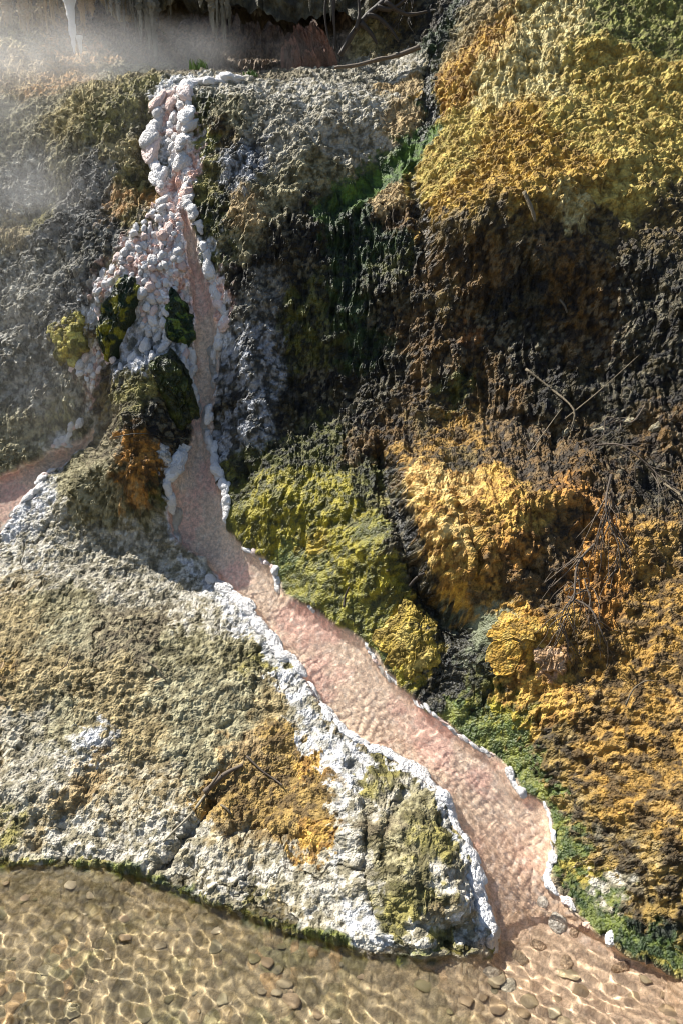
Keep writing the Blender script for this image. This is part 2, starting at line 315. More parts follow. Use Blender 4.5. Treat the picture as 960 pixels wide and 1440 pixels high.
ZONES = [
 # top
 (30,30,50,'tanolive'),(90,60,45,'orangetan'),(30,100,50,'tan'),(100,105,45,'orangetan'),(160,100,40,'greyolive'),(210,60,40,'cave'),(160,40,30,'cave'),(330,60,90,'cave'),(420,40,40,'cavered'),(470,60,30,'cave'),(515,60,26,'tanolive'),(555,50,32,'olivebrown'),(590,30,30,'dark'),(625,50,20,'darkgreen'),(560,92,24,'greywhite'),(500,100,35,'grey'),(-80,60,80,'tan'),
 # upper left wall
 (40,170,55,'greyolive'),(110,160,50,'tanolive'),(60,130,30,'orangetan'),(170,160,40,'olive'),(185,210,32,'tanolive'),(190,250,26,'olive'),(30,240,40,'ashlight'),(95,220,30,'greyolive'),(130,265,42,'ash'),(90,320,40,'ash'),(180,290,30,'orangetan'),(205,310,24,'olive'),(200,180,18,'dark'),(205,240,14,'dark'),
 (20,330,28,'ochretan'),(50,310,20,'olive'),(150,350,36,'ash'),(60,390,46,'ashlight'),(110,400,36,'ash'),(30,460,50,'ashlight'),(90,440,30,'ash'),(165,375,16,'olive'),(60,540,50,'ashlight'),(110,520,26,'greyolive'),(80,600,26,'olive'),(30,610,30,'greyolive'),(-80,400,80,'ashlight'),(-80,600,60,'greyolive'),(-80,200,80,'greyolive'),
 # cascade
 (243,125,20,'white'),(235,170,20,'whitepink'),(230,210,18,'white'),(255,200,16,'whitepink'),(245,260,20,'whitepink'),(225,310,24,'whitepink'),(250,340,22,'whitepink'),(210,355,30,'whitepink'),(160,395,22,'whitepink'),(195,400,24,'whitepink'),(235,390,28,'whitepink'),(285,350,16,'white'),(300,400,18,'whitepink'),(215,460,24,'white'),(135,440,14,'white'),(190,490,26,'drape'),(215,515,22,'drape'),(170,510,20,'drape'),(255,510,14,'drape'),(125,520,22,'whitepink'),(295,440,16,'whitepink'),(305,480,12,'white'),(240,480,16,'white'),(85,625,20,'white'),
 (170,445,20,'darkgreen'),(250,455,14,'darkgreen'),(245,545,18,'darkmoss'),(100,480,20,'yellowmoss'),(140,475,10,'olivebrown'),(150,540,24,'olivebrown'),(190,570,28,'olive'),(225,600,24,'dark'),(165,600,24,'brownolive'),(200,645,20,'orange'),(195,690,26,'orange'),(235,650,16,'darkbrown'),(230,710,16,'darkmoss'),(150,640,24,'brownolive'),(110,670,30,'greyolive'),(150,700,30,'greyolive'),(205,735,20,'greyolive'),(60,700,24,'white'),(30,735,26,'white'),(65,730,24,'greywhite'),
 # grey ledge left of the dome
 (290,150,14,'darkmoss'),(285,200,14,'mossgreen'),(300,250,16,'olive'),(300,310,18,'darkmoss'),(310,370,14,'darkmoss'),(320,125,30,'greywhite'),(340,165,26,'greyolive'),(320,190,20,'olivebrown'),(380,170,34,'grey'),(350,230,28,'blue'),(400,225,28,'grey'),(345,300,20,'tan'),(385,280,24,'greyolive'),(335,345,20,'greyolive'),(440,130,34,'greywhite'),(470,190,34,'grey'),(520,160,30,'greywhite'),(440,240,28,'greyolive'),(560,165,22,'tan'),(570,120,16,'tan'),(600,140,10,'darkgreen'),(590,195,12,'green'),(545,235,16,'green'),(490,275,18,'green'),(480,320,26,'darkgreen'),(430,310,22,'dark'),(550,270,16,'tan'),(565,300,18,'brown'),
 # dome
 (650,50,30,'ochretan'),(690,60,34,'ochre'),(790,25,36,'cream'),(730,60,30,'cream'),(880,25,50,'olivegreen'),(950,60,30,'olivegreen'),(760,110,36,'cream'),(700,120,30,'cream'),(640,130,26,'ochre'),(830,100,34,'dome'),(900,140,46,'dome'),(660,180,34,'dome'),(720,170,30,'domeorange'),(800,180,36,'dome'),(870,210,40,'dome'),(935,220,40,'dome'),(760,230,34,'domeorange'),(690,240,36,'domeorange'),(630,240,28,'dome'),(810,260,32,'domeorange'),(750,290,34,'domeorange'),(650,290,30,'domeorange'),(880,280,34,'dome'),(790,310,20,'cream'),(940,300,34,'olivebrown'),(860,335,30,'olivebrown'),(700,375,30,'brownorange'),(900,350,30,'olivebrown'),(960,340,26,'olivebrown'),(640,385,20,'brown'),(710,330,30,'olivebrown'),(640,340,24,'olivebrown'),(780,350,30,'brownorange'),(1040,150,80,'dome'),(1040,30,60,'olivegreen'),
 # dark steep band
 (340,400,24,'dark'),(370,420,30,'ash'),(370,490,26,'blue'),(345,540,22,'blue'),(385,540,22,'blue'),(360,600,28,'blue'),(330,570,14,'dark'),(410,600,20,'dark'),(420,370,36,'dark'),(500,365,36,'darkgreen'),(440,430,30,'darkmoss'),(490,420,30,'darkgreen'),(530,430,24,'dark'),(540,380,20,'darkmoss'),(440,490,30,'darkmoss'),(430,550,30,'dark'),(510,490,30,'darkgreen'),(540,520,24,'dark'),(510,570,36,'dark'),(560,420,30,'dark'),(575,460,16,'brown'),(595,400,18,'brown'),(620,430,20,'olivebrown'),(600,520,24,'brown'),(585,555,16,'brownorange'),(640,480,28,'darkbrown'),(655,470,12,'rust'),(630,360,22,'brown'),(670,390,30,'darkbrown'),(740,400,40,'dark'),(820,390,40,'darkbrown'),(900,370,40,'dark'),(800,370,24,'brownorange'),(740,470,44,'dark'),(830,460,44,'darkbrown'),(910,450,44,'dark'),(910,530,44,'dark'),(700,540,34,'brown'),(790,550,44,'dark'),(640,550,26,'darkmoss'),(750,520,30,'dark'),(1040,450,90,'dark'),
 # middle right
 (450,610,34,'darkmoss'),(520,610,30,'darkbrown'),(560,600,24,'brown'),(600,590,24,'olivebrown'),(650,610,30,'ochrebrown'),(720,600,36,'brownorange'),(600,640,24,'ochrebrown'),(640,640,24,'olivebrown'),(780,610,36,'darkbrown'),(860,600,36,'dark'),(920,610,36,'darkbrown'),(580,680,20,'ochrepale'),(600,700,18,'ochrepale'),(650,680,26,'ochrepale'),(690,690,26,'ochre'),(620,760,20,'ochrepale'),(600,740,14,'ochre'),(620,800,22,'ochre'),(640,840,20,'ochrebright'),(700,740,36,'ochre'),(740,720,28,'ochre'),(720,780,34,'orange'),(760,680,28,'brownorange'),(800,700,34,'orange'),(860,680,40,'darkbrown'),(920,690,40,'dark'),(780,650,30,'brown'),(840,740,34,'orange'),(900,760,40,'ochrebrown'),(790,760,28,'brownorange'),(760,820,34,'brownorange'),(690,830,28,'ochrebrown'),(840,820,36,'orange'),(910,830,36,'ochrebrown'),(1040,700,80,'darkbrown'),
 # mossy bank
 (350,660,24,'darkmoss'),(400,650,24,'darkmoss'),(380,690,30,'moss'),(345,720,16,'mossgreen'),(430,690,26,'moss'),(470,690,26,'moss'),(510,680,24,'darkmoss'),(540,690,14,'olive'),(370,745,26,'moss'),(420,740,34,'moss'),(480,740,26,'moss'),(440,765,18,'yellowmoss'),(520,745,20,'mossgreen'),(545,720,16,'dark'),(565,770,20,'dark'),(590,820,18,'dark'),(605,860,12,'dark'),(500,800,34,'moss'),(550,820,26,'moss'),(430,815,24,'mossgreen'),(400,790,16,'greenwet'),(470,840,26,'mossgreen'),(520,860,24,'mossgreen'),(575,880,22,'yellowmoss'),(575,920,24,'yellowmoss'),(560,945,16,'moss'),(530,920,12,'greenwet'),(600,960,12,'dark'),
 # lower right
 (640,900,20,'black'),(640,940,26,'black'),(610,985,18,'black'),(625,870,14,'scum'),(690,888,24,'scum'),(675,905,20,'scum'),(725,880,18,'ochrebright'),(720,915,18,'ochrebright'),(760,890,24,'ochre'),(770,930,16,'pinkrock'),(680,960,24,'darkmoss'),(650,1010,20,'greenwet'),(690,1040,24,'greenwet'),(720,1000,20,'moss'),(730,960,26,'ochre'),(780,970,28,'ochre'),(800,920,28,'ochrebrown'),(740,1010,18,'ochre'),(740,1085,16,'greenwet'),(770,1110,12,'greenwet'),(785,1150,12,'greenwet'),(770,1040,20,'olivebrown'),(800,1070,22,'speck'),(830,1020,34,'ochrebrown'),(870,970,40,'ochrebrown'),(930,930,40,'ochrebrown'),(900,1030,40,'ochrebrown'),(940,1080,36,'ochrebrown'),(860,1080,34,'ochrebrown'),(820,1130,26,'speck'),(870,1140,30,'ochrebrown'),(800,1190,16,'green'),(840,1190,28,'speck'),(900,1190,34,'speck'),(945,1170,30,'ochrebrown'),(812,1228,10,'yellow'),(815,1255,12,'green'),(845,1255,14,'greywhite'),(885,1240,24,'speck'),(940,1250,34,'speck'),(850,1285,16,'greenwet'),(890,1300,20,'darkgreen'),(940,1330,24,'darkgreen'),(910,1345,14,'green'),(1050,1000,80,'ochrebrown'),(1050,1250,80,'speck'),
 # terrace
 (50,775,34,'greywhite'),(110,790,36,'grey'),(170,790,36,'grey'),(180,760,14,'greywhite'),(235,770,28,'grey'),(255,800,26,'greywhite'),(310,835,24,'white'),(345,865,20,'white'),(290,860,30,'greywhite'),(200,830,34,'grey'),(20,830,24,'greytan'),(20,880,30,'ochretan'),(80,850,30,'greyolive'),(100,890,36,'olivetan'),(180,890,44,'brownolive'),(270,910,40,'greyolive'),(330,910,30,'greyolive'),(360,930,24,'olive'),(250,970,44,'olivetan'),(330,980,36,'olivetan'),(60,950,40,'ochretan'),(20,940,20,'ochredeep'),(140,970,36,'ochretan'),(30,1030,34,'grey'),(90,1010,34,'olivetan'),(200,1020,34,'ochretan'),(140,1045,16,'white'),(270,1040,34,'olivetan'),(380,1000,24,'ochretan'),(385,1040,24,'ochredeep'),(350,1050,20,'tan'),(415,970,16,'white'),(430,1005,14,'greywhite'),(450,1040,14,'white'),(435,1075,16,'ochre'),(470,1080,16,'white'),
 (40,1100,36,'grey'),(90,1080,26,'greywhite'),(120,1110,30,'tan'),(190,1110,40,'greytan'),(240,1110,20,'greytan'),(380,1110,34,'ochredeep'),(310,1120,24,'ochredeep'),(340,1150,30,'ochredeep'),(420,1140,28,'ochredeep'),(440,1185,20,'ochre'),(20,1165,22,'olive'),(60,1170,24,'greytan'),(110,1190,34,'greywhite'),(190,1190,36,'greywhite'),(270,1190,26,'greywhite'),(330,1200,30,'greytan'),(230,1240,24,'grey'),(330,1245,34,'greywhite'),(400,1230,34,'greywhite'),(440,1280,34,'greywhite'),(490,1190,14,'greywhite'),(490,1130,14,'greywhite'),(360,1270,14,'olive'),(400,1285,14,'ochretan'),(500,1250,24,'greywhite'),(520,1290,22,'white'),
 (540,1090,20,'olive'),(545,1120,20,'greywhite'),(580,1140,28,'greyolive'),(540,1165,22,'brownolive'),(600,1180,28,'olive'),(560,1210,26,'greyolive'),(620,1220,22,'greywhite'),(590,1260,28,'olive'),(560,1280,22,'olive'),(630,1290,20,'greytan'),(630,1325,16,'olive'),(660,1270,14,'white'),(655,1320,14,'greywhite'),(590,1320,18,'greywhite'),(-80,900,80,'ochretan'),(-80,1100,80,'greytan'),(-80,780,50,'greywhite'),
]
BANDS = [ # polyline, half width px, preset, strength
 ([(0,1222),(60,1212),(110,1216),(160,1228),(215,1245),(260,1270),(330,1292),(400,1315),(450,1333),(510,1352)],8,'moss',.8),
 ([(215,1249),(280,1278),(340,1300),(420,1323),(470,1342)],4,'darkgreen',.7),
 ([(510,1334),(560,1342),(600,1352),(640,1357),(690,1352)],9,'greywhite',.9),
 ([(0,1205),(100,1205)],7,'greywhite',.6),
 ([(255,785),(300,825),(345,870),(370,905),(392,935),(410,975),(455,1030),(520,1070)],7,'white',.85),
 ([(545,1068),(590,1105),(625,1155),(650,1210),(668,1260),(680,1330)],5,'white',.85),
 ([(470,1080),(485,1150),(475,1230),(500,1290),(530,1320)],5,'white',.4),
 ([(640,0),(622,50),(603,105),(604,160),(588,200)],10,'darkgreen',.85),
 ([(596,185),(570,218),(545,238),(495,272),(455,300)],19,'run',1.),
 ([(470,290),(480,330),(490,365)],22,'darkgreen',.6),
 ([(612,70),(601,105),(605,165),(592,192)],5,'black',.85),
 ([(550,655),(560,700),(575,770),(600,830),(615,865)],13,'black',.8),
 ([(578,240),(590,290),(600,350)],6,'black',.7),
 ([(390,835),(440,868),(510,912),(545,955)],7,'greenwet',.5),
 ([(600,1000),(650,1045),(715,1090),(760,1125),(782,1170),(790,1200)],9,'greenwet',.8),
 ([(800,1240),(830,1280),(880,1318),(960,1355)],10,'green',.8),
 ([(870,1330),(960,1366)],3,'yellow',.6),
 ([(0,720),(40,690),(60,660),(105,640)],9,'white',.9),
 ([(235,640),(245,680),(240,730),(250,765)],6,'white',.9),
 ([(325,650),(325,690),(330,740)],5,'mossgreen',.6),
]
def bumps(scale, seed, wob=0.3, tilt=.22):
    f1, f2, cid, tl = worley(Xf + WXs * wob, Sf + WYs * wob, scale, seed, full=True)
    ball = np.sqrt(np.maximum(1 - np.minimum(f1 * 1.12, 1) ** 2, 0))
    chip = sstep(0, .3, f2 - f1)
    return (.75 * ball + .25 * chip) * (0.45 + 0.55 * cid) + tilt * tl * chip, cid
b1, c1 = bumps(0.085, 101, .35); b2, c2 = bumps(0.034, 102, .18); b3, c3 = bumps(0.0165, 103, .08)
b4, c4 = bumps(0.0095, 104, .04)
def lin(c):
    c = np.array(c, np.float64) / 255.0
    return np.where(c <= 0.04045, c / 12.92, ((c + 0.055) / 1.055) ** 2.4)
NP = 13
acc = np.zeros(X.shape + (NP,), np.float32); wsum = np.zeros(X.shape, np.float32) + 1e-7
names = [z[3] for z in ZONES]
def vec(nm):
    p = P[nm]; return np.concatenate([lin(p[0]), lin(p[1]), p[2:8], [0]]).astype(np.float32)
zx, zs, zt = find([z[0] for z in ZONES], [z[1] for z in ZONES])
WT1 = .016 * fbm(Xf, Sf, .022, 2, 41); WT2 = .016 * fbm(Xf, Sf, .022, 2, 47)
WSX = Xf + WX * 1.1 + WXs * 1.6 + WT1 * 1.2 + .05 * (c2 - .5) + .035 * (c3 - .5); WSY = Sf + WY * 1.1 + WYs * 1.6 + WT2 * 1.2 + .05 * (np.mod(c2 * 7, 1) - .5) + .035 * (np.mod(c3 * 7, 1) - .5)
for i, z in enumerate(ZONES):
    r = z[2] * zt[i] / F * 0.85
    # only rows and columns near the zone
    v0, v1 = np.searchsorted(Sv, [zs[i] - 3.2 * r - .12, zs[i] + 3.2 * r + .12])
    if v1 <= v0: continue
    q = ((WSX[v0:v1] - zx[i]) ** 2 + (WSY[v0:v1] - zs[i]) ** 2) / (r * r)
    w = np.exp(-1.6 * np.minimum(q, 12)).astype(np.float32) / (1 + 0 * r)
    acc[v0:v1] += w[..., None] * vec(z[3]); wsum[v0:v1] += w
# far from every zone: brown rock
w = np.float32(1e-6); acc += w * vec('brownolive'); wsum += w
acc /= wsum[..., None]
for pts, hw, nm, st in BANDS:
    p, t = find_line(pts); m = t.mean() / F
    d, _ = seg_dist(p, None, WX * .3 + WXs * 1.1 + WT1, WY * .3 + WYs * 1.1 + WT2)
    k = (st * sstep(hw * m * 1.25, hw * m * 0.7, d))[..., None]
    acc = acc * (1 - k) + k * vec(nm)
A, B = acc[..., 0:3], acc[..., 3:6]
share, lumpy, streaky, stepped, wet, fleck = [acc[..., i] for i in range(6, 12)]

# ------------------------------------------------------------------ fine relief
n_big = fbm(Xf, Sf, 0.45, 3, 61); n_mid = fbm(Xf, Sf, 0.13, 4, 67); n_fine = fbm(Xf, Sf, 0.035, 3, 71)
stx = Xf + 0.03 * fbm(Xf, Sf, 0.25, 3, 83)
streak = 1 - np.abs(fbm(stx * 5.5, Sf, 0.34, 4, 89)) * 1.6
ph = (Sf + 0.05 * fbm(Xf, Sf, 0.18, 4, 97)) / 0.042
step = (ph - np.floor(ph)); step = (sstep(0, .75, step) - step) 
amp_scale = (0.65 + 0.5 * sstep(2.0, 6.0, Sf)).astype(np.float32)
flat = sstep(.05, -.05, poly_sd(find_line([(-600,800),(0,770),(60,740),(140,755),(250,775),(395,925),(480,1038),(600,1110),(694,1350),(694,1440),(-600,1440)])[0], WX, WY))
crack = np.exp(-(fbm(Xf + WXs, Sf + WYs, .28, 4, 171) / .035) ** 2) * sstep(-.1, .25, fbm(Xf, Sf, .5, 2, 177))
soft = .3 + .7 * np.minimum(lumpy, 1)
relief = (0.030 * n_big * (1 - .4 * flat) + 0.020 * n_mid * (1 - .3 * flat) * soft
    + lumpy * (0.016 * (1 - .65 * flat) * (b1 - .5) + 0.0125 * (1 - .40 * flat) * (b2 - .5) * amp_scale * (0.4 + np.clip(n_mid + .5, 0, 1.2)) + 0.0080 * (1 - .15 * flat) * (b3 - .5) * amp_scale + .0036 * (b4 - .5))
    + 0.008 * n_fine * soft + streaky * 0.026 * (streak - .6) + stepped * 0.030 * step - .014 * crack * (.4 + .6 * flat))
patch = fbm(Xf, Sf, 0.06, 4, 131)
# thin flat deposits where the channel runs
bed = (0.004 * n_mid + 0.003 * n_fine + 0.002 * (b2 - .5))
relief = relief * (1 - pink) + bed * pink
carve = -0.060 * sstep(0.010, -0.030, pink_sd)
Z = Hm + carve

stream_sd = poly_sd(find_line([(-600,1222),(0,1222),(150,1224),(215,1245),(300,1282),(400,1318),(500,1350),(600,1355),(694,1352),(700,1330),(760,1310),(830,1335),(900,1362),(960,1380),(1600,1400),(1600,2600),(-600,2600)])[0], WXs * .6, WYs * .6)
inst = sstep(0.02, -0.03, stream_sd)
relief = relief * (1 - inst) + inst * (-.035 * sstep(-.05, -.4, stream_sd) + .012 * n_big + .010 * n_mid + .014 * (b1 - .6) * sstep(-.6, .5, n_big) + .009 * (b2 - .5) + .003 * (b3 - .5))
lip = sstep(-.012, .018, stream_sd + .3 * WXs) * np.exp(-np.maximum(stream_sd, 0) / .22) * flat
relief = relief + (.035 + .03 * np.clip(n_mid + .3 * n_big, -1, 1)) * lip
# normals of the smooth surface, so that the fine relief grows outwards from it
Wp = to_world(X, S, Z)
def grid_normals(W):
    du = np.gradient(W, axis=1); dv = np.gradient(W, axis=0)
    n = np.cross(du, dv); n /= np.linalg.norm(n, axis=-1, keepdims=True) + 1e-12
    return n
Nm = grid_normals(Wp)
Wd = Wp + Nm * relief[..., None]
# keep the ground seated below the stream surface in front of the shore
# ------------------------------------------------------------------ colours
k = sstep(-0.3, 0.3, .8 * patch + (share - .5) * 0.9 + 0.5 * n_fine + .5 * (.5 - c3))[..., None]
col = A * (1 - k) + B * k
col = col * (1 + 0.25 * (c2 - .5) + 0.12 * (c1 - .5) + (.40 * (c3 - .5) + .25 * (c4 - .5)) * soft + 0.15 * np.clip(n_mid, -1, 1))[..., None]
fl = (fleck * sstep(.62, .8, c3) * sstep(.15, -.1, fbm(Xf, Sf, .2, 3, 141)))[..., None]
col = col * (1 - fl) + fl * lin((150, 142, 118))
pn = fbm(Xf, Sf, 0.25, 4, 151)[..., None]; pf = fbm(Xf, Sf, 0.03, 3, 157)[..., None]
pinkA = lin((248,200,186)); pinkB = lin((242,214,194)); pinkC = lin((242,230,222))
pk = sstep(-.3, .3, pn + .1); pcol = pinkA * (1 - pk) + pinkB * pk
# the floor of the lower half of the channel is sandy, the mouth greyer
mouth = sstep(1.95, 1.60, Sf)[..., None]
pcol = pcol * (1 - mouth) + mouth * lin((206,178,156))
pcol = pcol * (1 - .35 * sstep(.1, .5, pf)) + .35 * sstep(.1, .5, pf) * pinkC
col = col * (1 - pink[..., None]) + pcol * pink[..., None]
wet = wet * (1 - pink) + 0.5 * pink
k = sstep(-.4, .4, n_big + .5 * n_mid)[..., None]
scol = lin((146,130,98)) * (1 - k) + lin((132,124,90)) * k
k = sstep(.55, .75, c1)[..., None]; scol = scol * (1 - k) + k * lin((158,142,112))
k = sstep(.3, .15, c1)[..., None]; scol = scol * (1 - k) + k * lin((124,112,84))
k = (sstep(.80, .9, c2) * sstep(0, .3, n_big))[..., None]; scol = scol * (1 - k) + k * lin((150,126,92))
_mx, _ms, _ = find([760, 960], [1330, 1430])
k = np.exp(-(((Xf - _mx[0]) ** 2 + (Sf - _ms[0]) ** 2) / .30 ** 2))[..., None] + np.exp(-(((Xf - _mx[1]) ** 2 + (Sf - _ms[1]) ** 2) / .3 ** 2))[..., None]
k = np.clip(k, 0, 1); scol = scol * (1 - k) + k * lin((200,174,150))
col = col * (1 - inst[..., None]) + scol * .86 * (.8 + .4 * c2)[..., None] * inst[..., None]
wet = wet * (1 - inst) + .4 * inst
sd_ = stream_sd + .6 * WT1 + .5 * WXs
k = (sstep(.045, .020, sd_ - .02 * np.clip(n_mid, -1, 1)) * sstep(-.03, -.005, stream_sd) * sstep(-.25, .1, fbm(Xf, Sf, .16, 3, 191)) * (1 - pink))[..., None]
gcol = lin((92,98,36)) * (.5 + c3)[..., None] * (1 - k * 0) 
k = k * .85 * sstep(-.35, .25, fbm(Xf, Sf, .07, 3, 193))[..., None]
gcol = np.where((patch > 0)[..., None], gcol, lin((44,58,26)))
col = col * (1 - k) + gcol * k
col = np.clip(col, 0.004, 0.85)

# ------------------------------------------------------------------ materials
def node_mat(name):
    m = bpy.data.materials.new(name); m.use_nodes = True
    t = m.node_tree; t.nodes.clear()
    return m, t
def crust_material(name, grain=170, bump=0.7):
    m, t = node_mat(name); N = t.nodes.new; L = t.links.new
    out = N('ShaderNodeOutputMaterial'); bs = N('ShaderNodeBsdfPrincipled'); L(bs.outputs[0], out.inputs[0])
    ca = N('ShaderNodeAttribute'); ca.attribute_name = 'tint'
    wa = N('ShaderNodeAttribute'); wa.attribute_name = 'wet'
    tc = N('ShaderNodeTexCoord')
    n1 = N('ShaderNodeTexNoise'); n1.inputs['Scale'].default_value = grain; n1.inputs['Detail'].default_value = 3; L(tc.outputs['Object'], n1.inputs[0])
    n2 = N('ShaderNodeTexNoise'); n2.inputs['Scale'].default_value = grain * .33; n2.inputs['Detail'].default_value = 4; L(tc.outputs['Object'], n2.inputs[0])
    mr = N('ShaderNodeMapRange'); mr.inputs[1].default_value = .3; mr.inputs[2].default_value = .7; mr.inputs[3].default_value = .72; mr.inputs[4].default_value = 1.28; L(n2.outputs[0], mr.inputs[0])
    m3 = N('ShaderNodeMapRange'); m3.inputs[1].default_value = .3; m3.inputs[2].default_value = .7; m3.inputs[3].default_value = .75; m3.inputs[4].default_value = 1.25; L(n1.outputs[0], m3.inputs[0])
    mm = N('ShaderNodeMath'); mm.operation = 'MULTIPLY'; L(mr.outputs[0], mm.inputs[0]); L(m3.outputs[0], mm.inputs[1])
    mx = N('ShaderNodeVectorMath'); mx.operation = 'SCALE'; L(ca.outputs['Color'], mx.inputs[0]); L(mm.outputs[0], mx.inputs['Scale'])
    L(mx.outputs[0], bs.inputs['Base Color'])
    rr = N('ShaderNodeMapRange'); rr.inputs[3].default_value = .92; rr.inputs[4].default_value = .2; L(wa.outputs['Fac'], rr.inputs[0]); L(rr.outputs[0], bs.inputs['Roughness'])
    bs.inputs['Specular IOR Level'].default_value = 0.38
    vo = N('ShaderNodeTexVoronoi'); vo.inputs['Scale'].default_value = 105; L(tc.outputs['Object'], vo.inputs['Vector'])
    iv = N('ShaderNodeMath'); iv.operation = 'MULTIPLY_ADD'; L(vo.outputs['Distance'], iv.inputs[0]); iv.inputs[1].default_value = -1.1; L(n1.outputs[0], iv.inputs[2])
    bp = N('ShaderNodeBump'); bp.inputs['Strength'].default_value = bump; bp.inputs['Distance'].default_value = .0065; L(iv.outputs[0], bp.inputs['Height'])
    L(bp.outputs[0], bs.inputs['Normal'])
    return m
CRUST = crust_material('mineral_crust')
BED = crust_material('smooth_bed', 170, .12)

# ------------------------------------------------------------------ split the slope into the pieces of the setting
def mesh_obj(name, verts, faces, mat, parent=None, smooth=True, attrs=None, quads=True):
    me = bpy.data.meshes.new(name)
    verts = np.ascontiguousarray(verts, np.float32); faces = np.ascontiguousarray(faces, np.int32)
    nf, k = faces.shape
    me.vertices.add(len(verts)); me.vertices.foreach_set('co', verts.ravel())
    me.loops.add(nf * k); me.loops.foreach_set('vertex_index', faces.ravel())
    me.polygons.add(nf); me.polygons.foreach_set('loop_start', np.arange(0, nf * k, k, dtype=np.int32))
    try: me.polygons.foreach_set('loop_total', np.full(nf, k, np.int32))
    except Exception: pass
    me.polygons.foreach_set('use_smooth', np.full(nf, smooth, bool))
    if attrs:
        for an, av in attrs.items():
            if av.ndim == 2:
                a = me.attributes.new(an, 'FLOAT_COLOR', 'POINT')
                a.data.foreach_set('color', np.concatenate([av, np.ones((len(av), 1))], 1).astype(np.float32).ravel())
            else:
                a = me.attributes.new(an, 'FLOAT', 'POINT'); a.data.foreach_set('value', av.astype(np.float32))
    me.update(calc_edges=True)
    if mat: me.materials.append(mat)
    o = bpy.data.objects.new(name, me); COL.objects.link(o)
    if parent: o.parent = parent
    return o
def tag(o, label=None, cat=None, group=None, kind=None):
    if label: o['label'] = label
    if cat: o['category'] = cat
    if group: o['group'] = group
    if kind: o['kind'] = kind
    return o

def fpoly(pts): return poly_sd(find_line(pts)[0], WXs, WYs) < 0
piece = np.zeros(X.shape, np.int8)                         # 0: right hillside
piece[fpoly([(-600,-300),(130,-300),(140,30),(190,110),(215,130),(205,260),(150,380),(95,500),(130,600),(0,670),(-600,760)])] = 1   # left cliff
piece[fpoly([(130,-300),(640,-300),(640,40),(600,85),(480,108),(300,104),(215,112),(190,110),(140,30)])] = 2                         # cave
piece[fpoly([(215,112),(300,104),(480,108),(600,85),(605,165),(480,285),(330,400),(330,640),(300,640),(310,500),(290,380),(270,250),(275,130)])] = 3  # grey ledge
piece[fpoly([(335,640),(400,560),(545,600),(560,720),(600,850),(610,970),(560,955),(440,858),(397,838),(326,745)])] = 4               # mossy bank
piece[fpoly([(-600,770),(0,745),(60,700),(140,735),(250,765),(395,915),(480,1028),(600,1100),(694,1340),(694,1440),(-600,1440)])] = 5   # terrace
piece[fpoly([(215,112),(275,112),(275,250),(300,380),(315,500),(300,640),(330,745),(240,765),(140,735),(60,700),(130,600),(95,500),(150,380),(205,260)])] = 6  # cascade
shore_poly = [(-600,1222),(0,1222),(150,1224),(215,1245),(300,1282),(400,1318),(500,1350),(600,1355),(694,1352),(700,1330),(760,1310),(830,1335),(900,1362),(960,1380),(1600,1400),(1600,2600),(-600,2600)]
piece[pink_sd < 0] = 7
piece[fpoly(shore_poly)] = 8                                     # channel
PIECES = ['hillside', 'cliff', 'cave', 'rock_ledge', 'mossy_bank', 'mineral_terrace', 'cascade', 'hot_channel_bed', 'stream_bed']
vid = np.arange(NU * NV).reshape(NV, NU)
quads = np.stack([vid[:-1, :-1], vid[:-1, 1:], vid[1:, 1:], vid[1:, :-1]], -1).reshape(-1, 4)
fp = piece[:-1, :-1].ravel()
Wf = Wd.reshape(-1, 3); cf = col.reshape(-1, 3); wf = wet.ravel()
SETTING = {}
for i, nm in enumerate(PIECES):
    q = quads[fp == i]
    u, inv = np.unique(q, return_inverse=True)
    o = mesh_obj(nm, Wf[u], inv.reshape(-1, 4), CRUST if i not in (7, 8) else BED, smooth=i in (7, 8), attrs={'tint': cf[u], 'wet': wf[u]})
    tag(o, kind='structure'); SETTING[nm] = o

# the slope goes on, coarser, to both sides of the surveyed part
for sg in (-1, 1):
    e = np.linspace(0, 1, 150) ** 1.5; rows = np.arange(0, NV, 4); eu = 12 if sg < 0 else NU - 13
    XX = sg * (abs(Uu[eu]) + e[None, :] * 1.6) * half_width(Sv[rows])[:, None]; SS = np.repeat(Sv[rows][:, None], 150, 1)
    HH = macro(np.clip(XX, -1.12 * half_width(SS), 1.12 * half_width(SS)), SS); x32, s32 = XX.astype(np.float32), SS.astype(np.float32)
    f1, f2, cid = worley(x32, s32, .06, 301); rl = .07 * fbm(x32, s32, .45, 5, 302) + .03 * np.sqrt(np.maximum(1 - np.minimum(f1, 1) ** 2, 0)) * (.4 + .6 * cid)
    VV = to_world(XX, SS, HH) ; VV = VV + sg * grid_normals(VV) * ((rl - .02) * sstep(0, .08, e)[None, :] - .012 * (1 - sstep(0, .05, e))[None, :])[..., None]
    if sg < 0: VV = VV[:, ::-1]
    cc = np.repeat(np.median(col[rows][:, (range(6, 60) if sg < 0 else range(NU - 60, NU - 6))], axis=1)[:, None], 150, 1) * (.6 + .8 * cid[..., None]); kk = sstep(-.2, .3, fbm(x32, s32, .3, 4, 305))[..., None]; cc = cc * (1 - .6 * kk) + .6 * kk * lin((104, 92, 60))
    if sg < 0: cc = cc[:, ::-1]
    ii = np.arange(XX.size).reshape(XX.shape); qq = np.stack([ii[:-1, :-1], ii[:-1, 1:], ii[1:, 1:], ii[1:, :-1]], -1).reshape(-1, 4)
    tag(mesh_obj('hillside', VV.reshape(-1, 3), qq, CRUST, smooth=False, attrs={'tint': np.clip(cc, .01, .8).reshape(-1, 3), 'wet': np.full(XX.size, .1)}), kind='structure')

